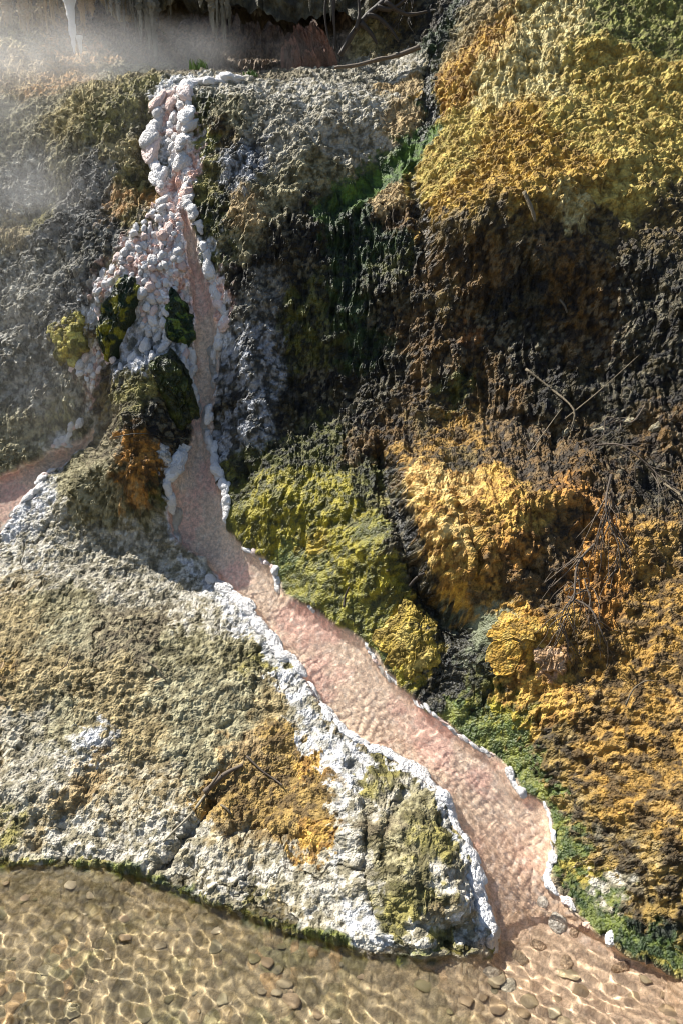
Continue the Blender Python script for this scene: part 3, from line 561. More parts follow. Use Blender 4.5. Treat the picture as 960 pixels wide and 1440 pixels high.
# finished ground, for seating things on it
def ground(px, py):
    """world points and outward normals on the finished ground seen at px, py"""
    x, s, t = find(px, py)
    v = np.clip(np.searchsorted(Sv, s), 1, NV - 2); u = np.clip(np.rint((x / half_width(s) + 1) / 2 * (NU - 1)).astype(int), 1, NU - 2)
    return Wd[v, u], Nm[v, u], t / F

# ------------------------------------------------------------------ helpers for separate things
def empty(name, loc, label, cat, group=None):
    o = bpy.data.objects.new(name, None); COL.objects.link(o); o.location = tuple(float(v) for v in loc); o.empty_display_size = .05
    return tag(o, label, cat, group)
def child(o, parent):
    o.parent = parent; o.matrix_parent_inverse = mathutils.Matrix.Translation(-parent.location)
    return o
def basis(n, spin=0.0):
    """columns: right, along the slope, outwards"""
    n = mathutils.Vector(n).normalized(); r = mathutils.Vector((1, 0, 0)); r = (r - n * r.dot(n)).normalized()
    u = n.cross(r)
    c, s = math.cos(spin), math.sin(spin)
    r2 = r * c + u * s; u2 = u * c - r * s
    return mathutils.Matrix((r2, u2, n)).transposed()
import bmesh
def ico(sub):
    bm = bmesh.new(); bmesh.ops.create_icosphere(bm, subdivisions=sub, radius=1)
    v = np.array([x.co[:] for x in bm.verts]); f = np.array([[q.index for q in p.verts] for p in bm.faces]); bm.free()
    return v, f
ICO2, ICO3, ICO5, ICO6 = ico(2), ico(3), ico(5), ico(6)
def noise3(v, scale, seed, octv=3):
    x, y, z = (v[:, i] / scale for i in range(3))
    return (fbm(x + .3 * z, y - .2 * x, 1, octv, seed) + fbm(y + .37 * x, z + .1 * y, 1, octv, seed + 9) + fbm(z - .21 * y, x, 1, octv, seed + 17)) / 1.6
def worley3(v, scale, seed):
    g = np.random.default_rng(seed); n = int(max(12, 9 / scale ** 2)); p = g.normal(size=(n, 3)); p /= np.linalg.norm(p, axis=1, keepdims=True)
    u = v / np.linalg.norm(v, axis=1, keepdims=True)
    d = np.sort(np.sqrt(np.maximum(0, 2 - 2 * u @ p.T)), axis=1)[:, :2]
    i = np.argmax(u @ p.T, axis=1)
    return d[:, 0], d[:, 1], g.random(n)[i]

# materials of loose things: colour varies from one to the next
def thing_mat(name, c1, c2, rough=.85, grain=90, bump=.4, bdist=.004, spots=None):
    m, t = node_mat(name); N = t.nodes.new; L = t.links.new
    out = N('ShaderNodeOutputMaterial'); bs = N('ShaderNodeBsdfPrincipled'); L(bs.outputs[0], out.inputs[0])
    oi = N('ShaderNodeObjectInfo'); tc = N('ShaderNodeTexCoord')
    n = N('ShaderNodeTexNoise'); n.inputs['Scale'].default_value = grain * .3; n.inputs['Detail'].default_value = 4; L(tc.outputs['Object'], n.inputs[0])
    ad = N('ShaderNodeMath'); ad.operation = 'ADD'; L(oi.outputs['Random'], ad.inputs[0]); L(n.outputs[0], ad.inputs[1])
    mr = N('ShaderNodeMapRange'); mr.inputs[1].default_value = .45; mr.inputs[2].default_value = 1.45; L(ad.outputs[0], mr.inputs[0])
    mx = N('ShaderNodeMix'); mx.data_type = 'RGBA'; L(mr.outputs[0], mx.inputs[0])
    mx.inputs[6].default_value = (*lin(c1), 1); mx.inputs[7].default_value = (*lin(c2), 1); L(mx.outputs[2], bs.inputs['Base Color'])
    bs.inputs['Roughness'].default_value = rough
    n2 = N('ShaderNodeTexNoise'); n2.inputs['Scale'].default_value = grain * 1.6; n2.inputs['Detail'].default_value = 3; L(tc.outputs['Object'], n2.inputs[0])
    bp = N('ShaderNodeBump'); bp.inputs['Strength'].default_value = bump; bp.inputs['Distance'].default_value = bdist; L(n2.outputs[0], bp.inputs['Height']); L(bp.outputs[0], bs.inputs['Normal'])
    return m
SINTER = thing_mat('white_sinter', (232,230,228), (204,200,196), grain=2.2, bump=.55, bdist=.11)
SINTER_PINK = thing_mat('pink_sinter', (230,216,210), (218,186,172), grain=2.2, bump=.55, bdist=.11)
WOOD = thing_mat('dead_wood', (58,48,38), (96,84,70), .8, 60)
WOOD_PALE = thing_mat('bleached_wood', (84,74,58), (118,106,84), .8, 60, .8, .006)
ROOT_PALE = thing_mat('crusted_root', (128,120,102), (150,142,124), .9, 60, .8, .006)
BARK = thing_mat('wet_bark', (34,28,22), (58,48,36), .7, 60)
PEBBLE = thing_mat('pebble_stone', (122,104,78), (168,150,122), .5, 60, .2)
STONE_PALE = thing_mat('pale_stone', (206,202,194), (184,176,162), .6, 60, .3)
LEAF = thing_mat('dry_leaf', (176,158,118), (138,112,76), .7, 60)

# ------------------------------------------------------------------ sinter lumps: pieces of the cascade and of the channel rims
LUMPS = []
for k in range(16):
    v, f = ICO3
    d = 1 + .38 * noise3(v, 1.1, 200 + k, 3)
    g1, g2, gc = worley3(v, .36, 330 + k); d += .13 * (np.sqrt(np.maximum(1 - (g1 * 2.2) ** 2, 0)) - .5) * (.4 + gc)
    f1, f2, _ = worley3(v, .75, 300 + k); d += .30 * (np.sqrt(np.maximum(1 - (f1 * 1.1) ** 2, 0)) - .6)
    d += .05 * noise3(v, .22, 350 + k, 2)
    me = bpy.data.meshes.new('sinter_lump'); me.from_pydata((v * d[:, None]).tolist(), [], f.tolist()); me.polygons.foreach_set('use_smooth', [True] * len(f)); me.materials.append(SINTER)
    me2 = me.copy(); me2.materials.clear(); me2.materials.append(SINTER_PINK)
    LUMPS.append((me, me2))
n_lump = {}
def lump(px, py, rx, ry, parent, spin=0., pinkness=.2, h=.8, sink=.36):
    g, n, m = ground(px, py); m = float(m[0]); g = g[0]; n = n[0]
    nn = n * .8 + np.array([0, -.35, .35]); nn /= np.linalg.norm(nn)
    o = bpy.data.objects.new('sinter_lump', random.choice(LUMPS)[1 if random.random() < pinkness else 0]); COL.objects.link(o)
    R = basis(nn, spin)
    r = min(rx, ry) * m * h
    o.matrix_world = mathutils.Matrix.Translation(mathutils.Vector(g + nn * r * (1 - 2 * sink) * .6)) @ (R @ mathutils.Matrix.Rotation(0, 3, 'Z')).to_4x4() @ mathutils.Matrix.Diagonal((rx * m, ry * m, r, 1))
    o.parent = SETTING[parent]
    n_lump[parent] = n_lump.get(parent, 0) + 1
    return o
def lump_line(pts, step, rmin, rmax, parent, asp=(1., 1.6), jit=.45, pinkness=.1, across=0, sink=.42, h=.75):
    pts = np.array(pts, float); seg = np.linalg.norm(np.diff(pts, axis=0), axis=1); L = np.concatenate([[0], np.cumsum(seg)])
    s = 0.0
    while s < L[-1]:
        i = min(np.searchsorted(L, s, side='right') - 1, len(seg) - 1); t = (s - L[i]) / seg[i]; p = pts[i] * (1 - t) + pts[i + 1] * t
        dx, dy = (pts[i + 1] - pts[i]) / seg[i]; ang = math.atan2(-dy, dx) + (math.pi / 2 if across else 0) + random.uniform(-.35, .35)
        r = rmin * .6 + (rmax - rmin * .6) * random.random() ** 1.2; a = random.uniform(*asp)
        lump(p[0] + random.uniform(-jit, jit) * r, p[1] + random.uniform(-jit, jit) * r, r * a, r / a ** .5, parent, ang, pinkness, h, sink)
        s += step * .82 * r * random.uniform(.8, 1.2)
def inside(p, poly):
    c = False
    for i in range(len(poly)):
        (ax, ay), (bx, by) = poly[i], poly[i - 1]
        if (ay > p[1]) != (by > p[1]) and p[0] < (bx - ax) * (p[1] - ay) / (by - ay) + ax: c = not c
    return c
def lump_area(poly, n, rmin, rmax, parent, asp=(1., 1.5), pinkness=.4, spin=math.pi / 2, gap=1.35, h=.85):
    xs = [p[0] for p in poly]; ys = [p[1] for p in poly]; got = []; tries = 0
    while len(got) < n and tries < n * 60:
        tries += 1; p = (random.uniform(min(xs), max(xs)), random.uniform(min(ys), max(ys))); r = rmin + (rmax - rmin) * random.random() ** 1.6
        if not inside(p, poly) or any((p[0] - q[0]) ** 2 + (p[1] - q[1]) ** 2 < (gap * .5 * (r + q[2])) ** 2 * 1.6 for q in got): continue
        got.append((*p, r)); a = random.uniform(*asp)
        lump(p[0], p[1], r * a ** .6, r / a ** .4, parent, spin + random.uniform(-.7, .7), pinkness, h, .5)
# upper chute
lump_line([(228,130),(222,160),(216,190),(213,220),(222,250)], 1.25, 10, 15, 'cascade', (1.1, 1.6), .25, .05)
lump_line([(262,128),(268,150),(270,180),(258,205),(254,235)], 1.25, 8, 13, 'cascade', (1.1, 1.5), .25, .1)
lump_area([(232,122),(262,122),(262,160),(252,215),(240,215),(234,160)], 16, 5, 10, 'cascade', (1.1, 1.9), .5)
lump_line([(262,118),(300,118),(340,117)], 1.5, 6, 9, 'rock_ledge', (1.1, 1.6), .2, 0)
lump_line([(222,255),(238,268),(232,282)], 1.4, 8, 10, 'cascade', (1, 1.4), .3, .3)
lump_line([(262,262),(266,285),(276,305),(282,325)], 1.3, 7, 10, 'cascade', (1, 1.5), .3, .2)
# popcorn fan
lump_area([(232,280),(255,300),(258,380),(268,440),(262,470),(228,500),(200,470),(205,430),(178,420),(150,470),(135,440),(140,395),(180,365),(205,310)], 135, 3.4, 8, 'cascade', (1., 2.0), .3)
lump_line([(285,345),(296,380),(305,420),(314,445)], 1.3, 6, 10, 'cascade', (1.1, 1.6), .3, .15)
lump_line([(318,445),(308,475),(300,500),(304,535)], 1.35, 7, 10, 'cascade', (1.1, 1.6), .3, .1)
lump_area([(140,490),(165,505),(130,545),(95,530),(110,505)], 16, 3.5, 6, 'cascade', (1., 1.6), .25)
lump_area([(262,470),(280,500),(270,550),(240,520),(185,520),(165,540),(160,500),(200,480)], 14, 4, 9, 'cascade', (1.3, 2.4), .1)
lump_line([(272,505),(270,540),(275,575)], 1.4, 6, 9, 'cascade', (1.1, 1.5), .3, .1)
# rims of the drop into the channel
lump_line([(262,630),(256,650),(246,670),(240,690)], .8, 7, 10, 'cascade', (1.2, 1.8), .5, 0)
lump_line([(242,695),(247,720),(245,740),(247,758)], 1.1, 5, 8, 'cascade', (1.2, 1.8), .4, 0)
lump_line([(292,575),(288,610),(298,640),(310,665),(322,690),(325,715),(322,738)], .95, 6, 9, 'cascade', (1.1, 1.7), .45, 0)
# side channel rims
lump_line([(112,600),(95,625),(75,632)], .9, 3.5, 6, 'cascade', (1, 1.6), .9, .1)
lump_line([(70,660),(50,690),(25,715),(2,745)], .9, 4, 7, 'mineral_terrace', (1, 1.5), .9, .05)
# left rim of the channel
lump_line([(300,818),(325,832),(345,850),(362,872),(375,888)], 1.25, 7, 12, 'mineral_terrace', (1.1, 1.7), .3, 0, 0, .4)
lump_line([(383,902),(396,920),(412,938),(425,952)], 1.35, 7, 12, 'mineral_terrace', (1.2, 1.8), .3, 0, 0, .4)
lump_line([(438,975),(450,998),(466,1018),(482,1030)], 1.3, 7, 12, 'mineral_terrace', (1.2, 1.8), .3, 0, 0, .4)
lump_line([(548,1060),(580,1080),(605,1105),(625,1135),(640,1165),(652,1195),(664,1225),(676,1250),(686,1280),(690,1310),(690,1335)], .8, 8, 15, 'mineral_terrace', (1.1, 1.6), .25, 0, 0, .45, .7)
lump_line([(495,1036),(525,1052),(545,1058)], 1.2, 5, 8, 'mineral_terrace', (1.2, 1.8), .3, 0)
# right rim
lump_line([(345,773),(368,788),(388,800)], 2.6, 3, 5, 'mossy_bank', (1, 1.6), .3, .3)
lump_line([(387,800),(390,815),(393,832)], 1.2, 4, 6.5, 'mossy_bank', (1, 1.5), .4, .1)
lump_line([(437,853),(441,858)], 1.2, 4, 6, 'mossy_bank')
lump_line([(515,906),(530,930),(545,950),(560,962)], 1.6, 3, 5, 'mossy_bank', (1.3, 2.2), .2, .1, 0, .4)
lump_line([(585,985),(605,1004),(640,1030),(660,1045),(690,1065)], 1.7, 2.5, 4, 'hillside', (1.5, 2.6), .2, .3, 0, .4)
lump_line([(716,1088),(724,1104),(736,1118)], 1.0, 4, 6.5, 'hillside', (1.2, 1.8), .3, .05)
lump_line([(768,1130),(776,1150),(781,1180),(780,1205)], 1.7, 2.5, 4, 'hillside', (1.3, 2.2), .2, .2, 0, .4)
lump_line([(780,1212),(776,1228),(773,1242),(784,1255)], .9, 6, 10, 'hillside', (1., 1.5), .5, 0)
lump_line([(796,1266),(806,1274)], 1.2, 7, 9, 'hillside', (1.2, 1.5), .2, .1)
print('lumps', n_lump)

# ------------------------------------------------------------------ mounds and rocks that are things of their own
def blob(name, px, py, rx, ry, rz, label, cat, c1, c2, c3, spin=0., rough_seed=0, sub=ICO5, cell=.35, cobb=.10, nz=.18, wetv=.5, sink=.3, spiky=0., group=None, ridge=0.):
    g, n, m = ground(px, py); g = g[0]; n = n[0]; m = float(m[0])
    nn = n * .75 + np.array([0, -.45, .3]); nn /= np.linalg.norm(nn)
    v, f = sub; s = rough_seed
    f1, f2, cid = worley3(v, cell, s); bump = np.sqrt(np.maximum(1 - (f1 / (cell * 1.1)) ** 2, 0))
    d = 1 + nz * noise3(v, .8, s, 3) + cobb * (bump - .5) * (.5 + cid) + .05 * noise3(v, .16, s + 5, 3)
    if spiky: d += spiky * np.maximum(0, 1 - np.abs(noise3(v * np.array([1, .35, 1]), .28, s + 3, 3)) * 2.2) * np.clip(v[:, 1] + .5, 0, 1)
    if ridge: d += ridge * (1 - np.abs(noise3(v * np.array([1, .3, 1]), .22, s + 33, 3)) * 2)
    k = sstep(-.25, .25, noise3(v, .5, s + 40, 4) + .3 * v[:, 1])[:, None]; k2 = sstep(.05, .45, noise3(v, .3, s + 60, 4))[:, None]
    c = lin(c1) * (1 - k) + lin(c2) * k; c = c * (1 - k2) + lin(c3) * k2; c = c * (.8 + .4 * cid)[:, None]
    V = v * d[:, None] * np.array([rx, ry, rz]) * m
    R = np.array(basis(nn, spin)); V = V @ R.T + nn * rz * m * (1 - 2 * sink)
    o = mesh_obj(name, V, f, CRUST, attrs={'tint': np.clip(c, .004, .85), 'wet': np.full(len(v), wetv)})
    o.location = tuple(g)
    return tag(o, label, cat, group)
def sample(G, x, s):
    fv = np.interp(s, Sv, np.arange(NV)); fu = (x / half_width(s) + 1) / 2 * (NU - 1)
    v0 = np.clip(fv.astype(int), 0, NV - 2); u0 = np.clip(fu.astype(int), 0, NU - 2); a = fv - v0; b = fu - u0
    if G.ndim == 3: a = a[..., None]; b = b[..., None]
    return (G[v0, u0] * (1 - b) + G[v0, u0 + 1] * b) * (1 - a) + (G[v0 + 1, u0] * (1 - b) + G[v0 + 1, u0 + 1] * b) * a
_Ws = Wp.copy()
def mound(name, px, py, rx, ry, hpx, label, cat, c1, c2, c3, spin=0., seed=0, cell=.016, cobb=.008, wetv=.5, power=.6, droop=.5, ragged=.22, spiky=0., group=None, streaks=0., rim=0., nr=64, nth=150, low=0.):
    """a mound that grows out of the slope: a closed dome over a ragged outline"""
    x0, s0, t0 = find(px, py); m = float(t0[0]) / F; x0, s0 = float(x0[0]), float(s0[0])
    r = np.linspace(0, 1, nr) ** .85; th = np.linspace(0, 2 * np.pi, nth, endpoint=False); R, T = np.meshgrid(r, th, indexing='ij')
    wob = 1 + ragged * fbm(np.cos(T) * 1.0 + seed, np.sin(T) * 1.0, .8, 4, 700 + seed)
    a = R * np.cos(T) * rx * m * wob; b = R * np.sin(T) * ry * m * wob; c, s_ = math.cos(spin), math.sin(spin)
    x = x0 + a * c - b * s_; s = s0 + a * s_ + b * c
    base = sample(_Ws, x, s); n = sample(Nm, x, s)
    dome = np.maximum(1 - R ** 2.4, 0) ** power
    xf, sf = (x).astype(np.float32), (s).astype(np.float32); wx = .01 * fbm(xf, sf, .05, 2, 720 + seed)
    f1, f2, cid = worley(xf + wx, sf + wx, cell, 730 + seed); bump = np.sqrt(np.maximum(1 - np.minimum(f1 * 1.15, 1) ** 2, 0))
    g1, g2, cid2 = worley(xf + wx, sf - wx, cell * .45, 740 + seed); bump2 = np.sqrt(np.maximum(1 - np.minimum(g1 * 1.15, 1) ** 2, 0))
    h = hpx * m * dome * (1 + .35 * fbm(xf, sf, rx * m * .9, 3, 750 + seed) + low * (s - s0) / (ry * m))
    fade = sstep(1.0, .85, R)
    h = h + fade * (cobb * (bump - .5) * (.5 + cid) + cobb * .45 * (bump2 - .5))
    if streaks: h = h + fade * streaks * (1 - np.abs(fbm(xf * 5 + wx * 10, sf, .12, 3, 760 + seed)) * 1.7)
    if spiky: h = h + fade * spiky * hpx * m * np.maximum(0, 1 - np.abs(fbm(xf, sf * .45, .10, 3, 770 + seed)) * 2.0) * sstep(-.6, .5, (s - s0) / (ry * m))
    if rim: h = h + rim * np.exp(-((R - .9) / .06) ** 2)
    h = h - .02 * sstep(.9, 1., R)
    V = base + n * h[..., None] + np.array([0, -.35, -.6]) * (droop * hpx * m * dome * .5)[..., None]
    k = sstep(-.3, .3, fbm(xf, sf, rx * m * .7, 4, 780 + seed) + .25 * bump - .1)[..., None]; k2 = sstep(.1, .4, fbm(xf, sf, rx * m * .5, 4, 790 + seed))[..., None]
    col_ = lin(c1) * (1 - k) + lin(c2) * k; col_ = (col_ * (1 - k2) + lin(c3) * k2) * (.75 + .5 * cid)[..., None]
    i = np.arange(nr * nth).reshape(nr, nth); q = np.stack([i[:-1], i[1:], np.roll(i[1:], -1, 1), np.roll(i[:-1], -1, 1)], -1).reshape(-1, 4)
    org = sample(_Ws, np.array([x0]), np.array([s0]))[0]
    o = mesh_obj(name, V.reshape(-1, 3) - org, q, CRUST, smooth=False, attrs={'tint': np.clip(col_, .004, .85).reshape(-1, 3), 'wet': np.full(V.shape[0] * V.shape[1], wetv)})
    o.location = tuple(org)
    return tag(o, label, cat, group)
DG, DG2, YM = (20,44,22), (30,40,14), (122,118,24)
mound('mossy_boulder', 172, 448, 27, 50, 17, 'dark green algae covered boulder leaning in the white cascade, with yellow streaks', 'boulder', DG, DG2, YM, -.5, 1, .02, .006, .7, streaks=.012)
mound('mossy_boulder', 252, 456, 19, 36, 12, 'small dark green boulder beside the narrow pink chute of the cascade', 'boulder', DG2, DG, (86,104,40), .2, 2, .02, .006, .7, streaks=.010)
mound('mossy_boulder', 247, 552, 24, 48, 16, 'smooth blackish green boulder below the white drapery, left of the chute', 'boulder', (30,36,16), (40,46,16), (62,68,24), .3, 3, .02, .005, .7, streaks=.012)
mound('algae_mound', 101, 482, 28, 30, 5, 'yellow green cobbled algae mound at the left side of the cascade', 'mound', (150,134,46), (98,92,28), (176,166,84), 0, 4, .034, .020, .3, ragged=.45)
mound('algae_mound', 577, 905, 42, 52, 6, 'bright yellow grainy algae mound overhanging the pink channel', 'mound', (158,136,56), (116,98,40), (176,156,84), .15, 5, .018, .010, .2, streaks=.006, ragged=.4)
mound('red_boulder', 434, 94, 42, 36, 26, 'rugged reddish brown boulder on the ledge before the cave', 'boulder', (118,80,62), (82,60,48), (132,96,78), 0, 6, .06, .022, .05, power=.35, droop=0, spiky=.45, streaks=.035, low=.35)
mound('pink_rock', 772, 930, 22, 16, 3, 'small pinkish tan bare rock showing through the orange crust', 'rock', (166,136,104), (136,108,76), (176,148,120), -.6, 7, .04, .008, .1, ragged=.35, streaks=.006)
mound('algae_disc', 706, 925, 24, 27, 3, 'round golden algae disc with a raised rim beside the grey green pool', 'algae mat', (166,130,50), (134,104,40), (180,150,72), .1, 8, .016, .004, .15, power=.4, ragged=.12, rim=.003)
mound('algae_disc', 722, 886, 34, 22, 3, 'wide golden algae lobe above the round disc', 'algae mat', (164,130,54), (130,102,42), (178,150,76), -.2, 9, .016, .006, .15, power=.4, ragged=.4, rim=.003)
for k, (px, py, rx, ry, lb) in enumerate([(846,602,12,6,'largest pale stone lying in the dark wet wall at right'), (882,597,7,5,'pale stone left of the one nearest the right edge in the dark wall'), (918,605,9,6,'pale stone nearest the right edge in the dark wall'),(797,605,7,5,'small pale stone below the forked stick')]):
    blob('pale_stone', px, py, rx, ry, 4, lb, 'stone', (158,150,126), (120,112,90), (100,92,66), .3 * k, 20 + k, ICO3, .6, .2, .35, .1, .35, group='pale stones in the dark wall')
for k, (px, py, rx, ry, lb, c) in enumerate([
    (790,1306,13,17,'large grey white stone in the mouth of the pink channel',(206,202,196)), (767,1272,8,9,'white pebble in the shallows left of the large grey stone',(212,204,194)),
    (826,1306,11,8,'pinkish stone right of the large grey stone',(206,172,150)), (857,1322,11,8,'white stone at the foot of the green slope',(216,214,208)), (812,1318,8,6,'tan pebble just below the large grey stone',(190,166,144)),
    (700,1330,10,8,'tan pebble under the tip of the white terrace rim',(190,168,144)),(735,1362,12,9,'pale tan pebble in the shaded shallows',(184,164,138)),(760,1340,11,8,'brownish pebble in the middle of the channel mouth',(180,156,132)),(690,1375,13,9,'grey pebble where the two streams meet',(172,160,144)),(880,1372,14,9,'brown flat stone under the water near the right edge',(160,136,112)),(716,1398,14,10,'light grey pebble in the stream near the bottom edge',(172,164,148)),(800,1368,12,9,'rounded tan pebble downstream of the large grey stone',(186,162,136))]):
    d = tuple(int(v * .86) for v in c)
    blob('stream_stone', px, py, rx, ry, min(rx, ry) * .5, lb, 'stone', c, c, d, .4 * k, 40 + k, ICO3, .9, .1, .15, .3, .42, group='stones in the mouth of the pink channel')

# ------------------------------------------------------------------ branches, twigs, roots
def tube(name, pts, r0, r1, mat, sides=6, knobs=.15):
    pts = [mathutils.Vector(p) for p in pts]
    # resample with a smooth curve
    P3 = []
    for i in range(len(pts) - 1):
        p0 = pts[max(i - 1, 0)]; p1 = pts[i]; p2 = pts[i + 1]; p3 = pts[min(i + 2, len(pts) - 1)]
        for k in range(4):
            t = k / 4; P3.append(.5 * ((2 * p1) + (p2 - p0) * t + (2 * p0 - 5 * p1 + 4 * p2 - p3) * t * t + (3 * p1 - p0 - 3 * p2 + p3) * t ** 3))
    P3.append(pts[-1]); V = []; Fq = []
    ref = mathutils.Vector((.3, -.7, .6)).normalized()
    for i, p in enumerate(P3):
        d = (P3[min(i + 1, len(P3) - 1)] - P3[max(i - 1, 0)]).normalized(); a = d.cross(ref).normalized(); b = d.cross(a)
        r = (r0 + (r1 - r0) * i / (len(P3) - 1)) * random.uniform(1 - knobs, 1 + knobs)
        for k in range(sides):
            th = 2 * math.pi * k / sides; V.append((p + a * math.cos(th) * r + b * math.sin(th) * r)[:])
    for i in range(len(P3) - 1):
        for k in range(sides):
            Fq.append((i * sides + k, i * sides + (k + 1) % sides, (i + 1) * sides + (k + 1) % sides, (i + 1) * sides + k))
    me = bpy.data.meshes.new(name); Fq += [tuple(range(sides))[::-1], tuple((len(P3) - 1) * sides + k for k in range(sides))]
    me.from_pydata(V, [], Fq); me.polygons.foreach_set('use_smooth', [True] * len(Fq)); me.materials.append(mat)
    o = bpy.data.objects.new(name, me); COL.objects.link(o)
    return o
def path(pts, lift=.015):
    a = np.array(pts, float); g, n, m = ground(a[:, 0], a[:, 1])
    l = a[:, 2] if a.shape[1] > 2 else np.full(len(a), lift)
    k = np.linalg.norm(g[0] - g[-1]) * .035
    return g + n * l[:, None] + rng.normal(size=g.shape) * k
def stick(name, pts, r0, r1, mat, label, cat, lift=.015, group=None, side=()):
    w = path(pts, lift)
    if not side:
        o = tube(name, w, r0, r1, mat); return tag(o, label, cat, group)
    e = empty(name, w[0], label, cat, group)
    child(tube('stem', w, r0, r1, mat), e)
    for sp in side: child(tube('twig', path(sp, lift), r1 * .9, r1 * .4, mat), e)
    return e
def dead_branch(root, tip, spread, n, label, seed, lift=(.05, .11), stem_r=.006, mat=None, fan=.5, name='dead_branch', up=False):
    """a stem with twigs that fork again, lying on and off the slope"""
    R = random.Random(seed); root = np.array(root, float); tip = np.array(tip, float); d = tip - root; Ln = np.linalg.norm(d); d /= Ln; nrm = np.array([-d[1], d[0]])
    st = [root + d * Ln * t + nrm * Ln * .06 * R.uniform(-1, 1) for t in (0, .25, .5, .75, 1)]
    pts = [(p[0], p[1], lift[0] + (lift[1] - lift[0]) * math.sin(math.pi * (.15 + .8 * t))) for p, t in zip(st, (0, .25, .5, .75, 1))]
    w = path(pts); e = empty(name, w[0], label, 'branch', 'dead branches fallen on the orange slope')
    child(tube('stem', w, stem_r, stem_r * .35, mat or WOOD), e)
    for k in range(n):
        t = R.uniform(.12, .95); i = min(int(t * 4), 3); q = st[i] + (st[i + 1] - st[i]) * (t * 4 - i); sg = R.choice((-1, 1))
        L2 = spread * R.uniform(.4, 1.0); a = d * R.uniform(.5, 1.1) + nrm * sg * R.uniform(.2, fan + .4); a /= np.linalg.norm(a); l0 = lift[0] + (lift[1] - lift[0]) * math.sin(math.pi * (.15 + .8 * t))
        bend = nrm * sg * R.uniform(-.25, .1); pp = [(q[0] + a[0] * L2 * s + bend[0] * L2 * s * s, q[1] + a[1] * L2 * s + bend[1] * L2 * s * s, max(.012, l0 * (1 - .55 * s) + R.uniform(-.015, .02))) for s in (0, .35, .7, 1)]
        tw = child(tube('twig', path(pp), stem_r * .42, stem_r * .18, mat or WOOD, 5), e)
        for j in range(R.choice((1, 2, 2, 3))):
            s = R.uniform(.3, .85); b = np.array([pp[1][0] + (pp[3][0] - pp[1][0]) * (s - .35) / .65, pp[1][1] + (pp[3][1] - pp[1][1]) * (s - .35) / .65]); sg2 = R.choice((-1, 1)); c = a + np.array([-a[1], a[0]]) * sg2 * R.uniform(.4, .9); c /= np.linalg.norm(c); L3 = L2 * R.uniform(.25, .5)
            ll = max(.012, l0 * (1 - .55 * s))
            o = tube('shoot', path([(b[0] + c[0] * L3 * u, b[1] + c[1] * L3 * u, max(.01, ll * (1 - .3 * u))) for u in (0, .5, 1)]), stem_r * .24, stem_r * .12, mat or WOOD, 4)
            o.parent = tw; o.matrix_parent_inverse = mathutils.Matrix.Translation(-e.location)
    return e
dead_branch((846,690), (868,815), 75, 24, 'dry grey branch hanging down the orange slope, right one of the dense pair', 1, fan=.5)
dead_branch((826,770), (786,905), 80, 30, 'dry grey branch reaching down to the algae lobe, left one of the dense pair', 2, fan=.7)
dead_branch((850,640), (955,712), 70, 12, 'thin dead branch trailing across the dark wall towards the right edge', 3, stem_r=.005)
dead_branch((800,860), (862,930), 45, 8, 'short dead branch lying below the dense pair of branches', 4, stem_r=.005)
dead_branch((905,590), (820,655), 50, 9, 'thin dead branch under the pale stones in the dark wall', 5, stem_r=.004)
stick('forked_stick', [(740,512,.03),(772,548,.04),(798,590,.03),(803,608,.02)], .007, .004, WOOD_PALE, 'pale forked stick leaning down the dark wall', 'stick', side=[[(740,640,.02),(775,600,.03),(790,580,.03)], [(798,590,.03),(845,560,.03),(900,505,.02)]])
stick('broken_stick', [(788,422),(793,434),(797,442)], .006, .005, WOOD_PALE, 'short pale broken stick stuck high in the dark wall', 'stick', .03)
stick('broken_stick', [(728,302),(738,318),(744,330)], .011, .008, WOOD_PALE, 'stub of pale wood on the lower edge of the yellow dome', 'stick', .03)
stick('twig', [(876,997),(890,980),(908,966),(918,962)], .004, .002, WOOD_PALE, 'pale curved twig on the ochre slope at right', 'twig', .02)
stick('twig', [(926,683),(945,708),(962,733)], .006, .005, WOOD_PALE, 'straight bleached twig at the right edge of the dark wall', 'twig', .05)
stick('twig', [(487,858),(488,842),(494,830)], .006, .004, BARK, 'dark upright twig stuck in the green moss above the channel', 'twig', .02)
stick('twig', [(583,815),(595,808),(606,806)], .008, .006, BARK, 'dark stub at the edge of the black gully', 'twig', .03)
stick('twig', [(178,634),(200,626),(232,624),(258,627)], .003, .002, BARK, 'thin dark twig lying across the orange mound by the chute', 'twig', .03)
stick('driftwood', [(288,1118,.008),(305,1102,.02),(322,1087,.025),(343,1078,.012)], .012, .007, WOOD, 'grey driftwood arc on the ochre patch of the terrace', 'driftwood', side=[[(296,1112,.03),(308,1095,.035),(312,1088,.03)]])
stick('twig', [(347,1070),(372,1086),(392,1104),(398,1112)], .005, .003, WOOD, 'thin twig curving right of the driftwood on the terrace', 'twig', .012)
stick('twig', [(313,1140),(320,1146),(326,1151)], .005, .004, WOOD_PALE, 'tiny pale stub below the driftwood', 'twig', .012)
stick('root', [(232,1195,.004),(250,1170,.01),(268,1150,.008),(288,1122,.006)], .004, .006, ROOT_PALE, 'crusted pale root running down the terrace towards the stream', 'root')
stick('twig', [(200,930),(225,945),(238,960)], .003, .002, WOOD_PALE, 'fine pale twig on the olive middle of the terrace', 'twig', .01)
stick('twig', [(105,925),(96,940),(90,948)], .003, .002, WOOD, 'fine twig on the left part of the terrace', 'twig', .01)
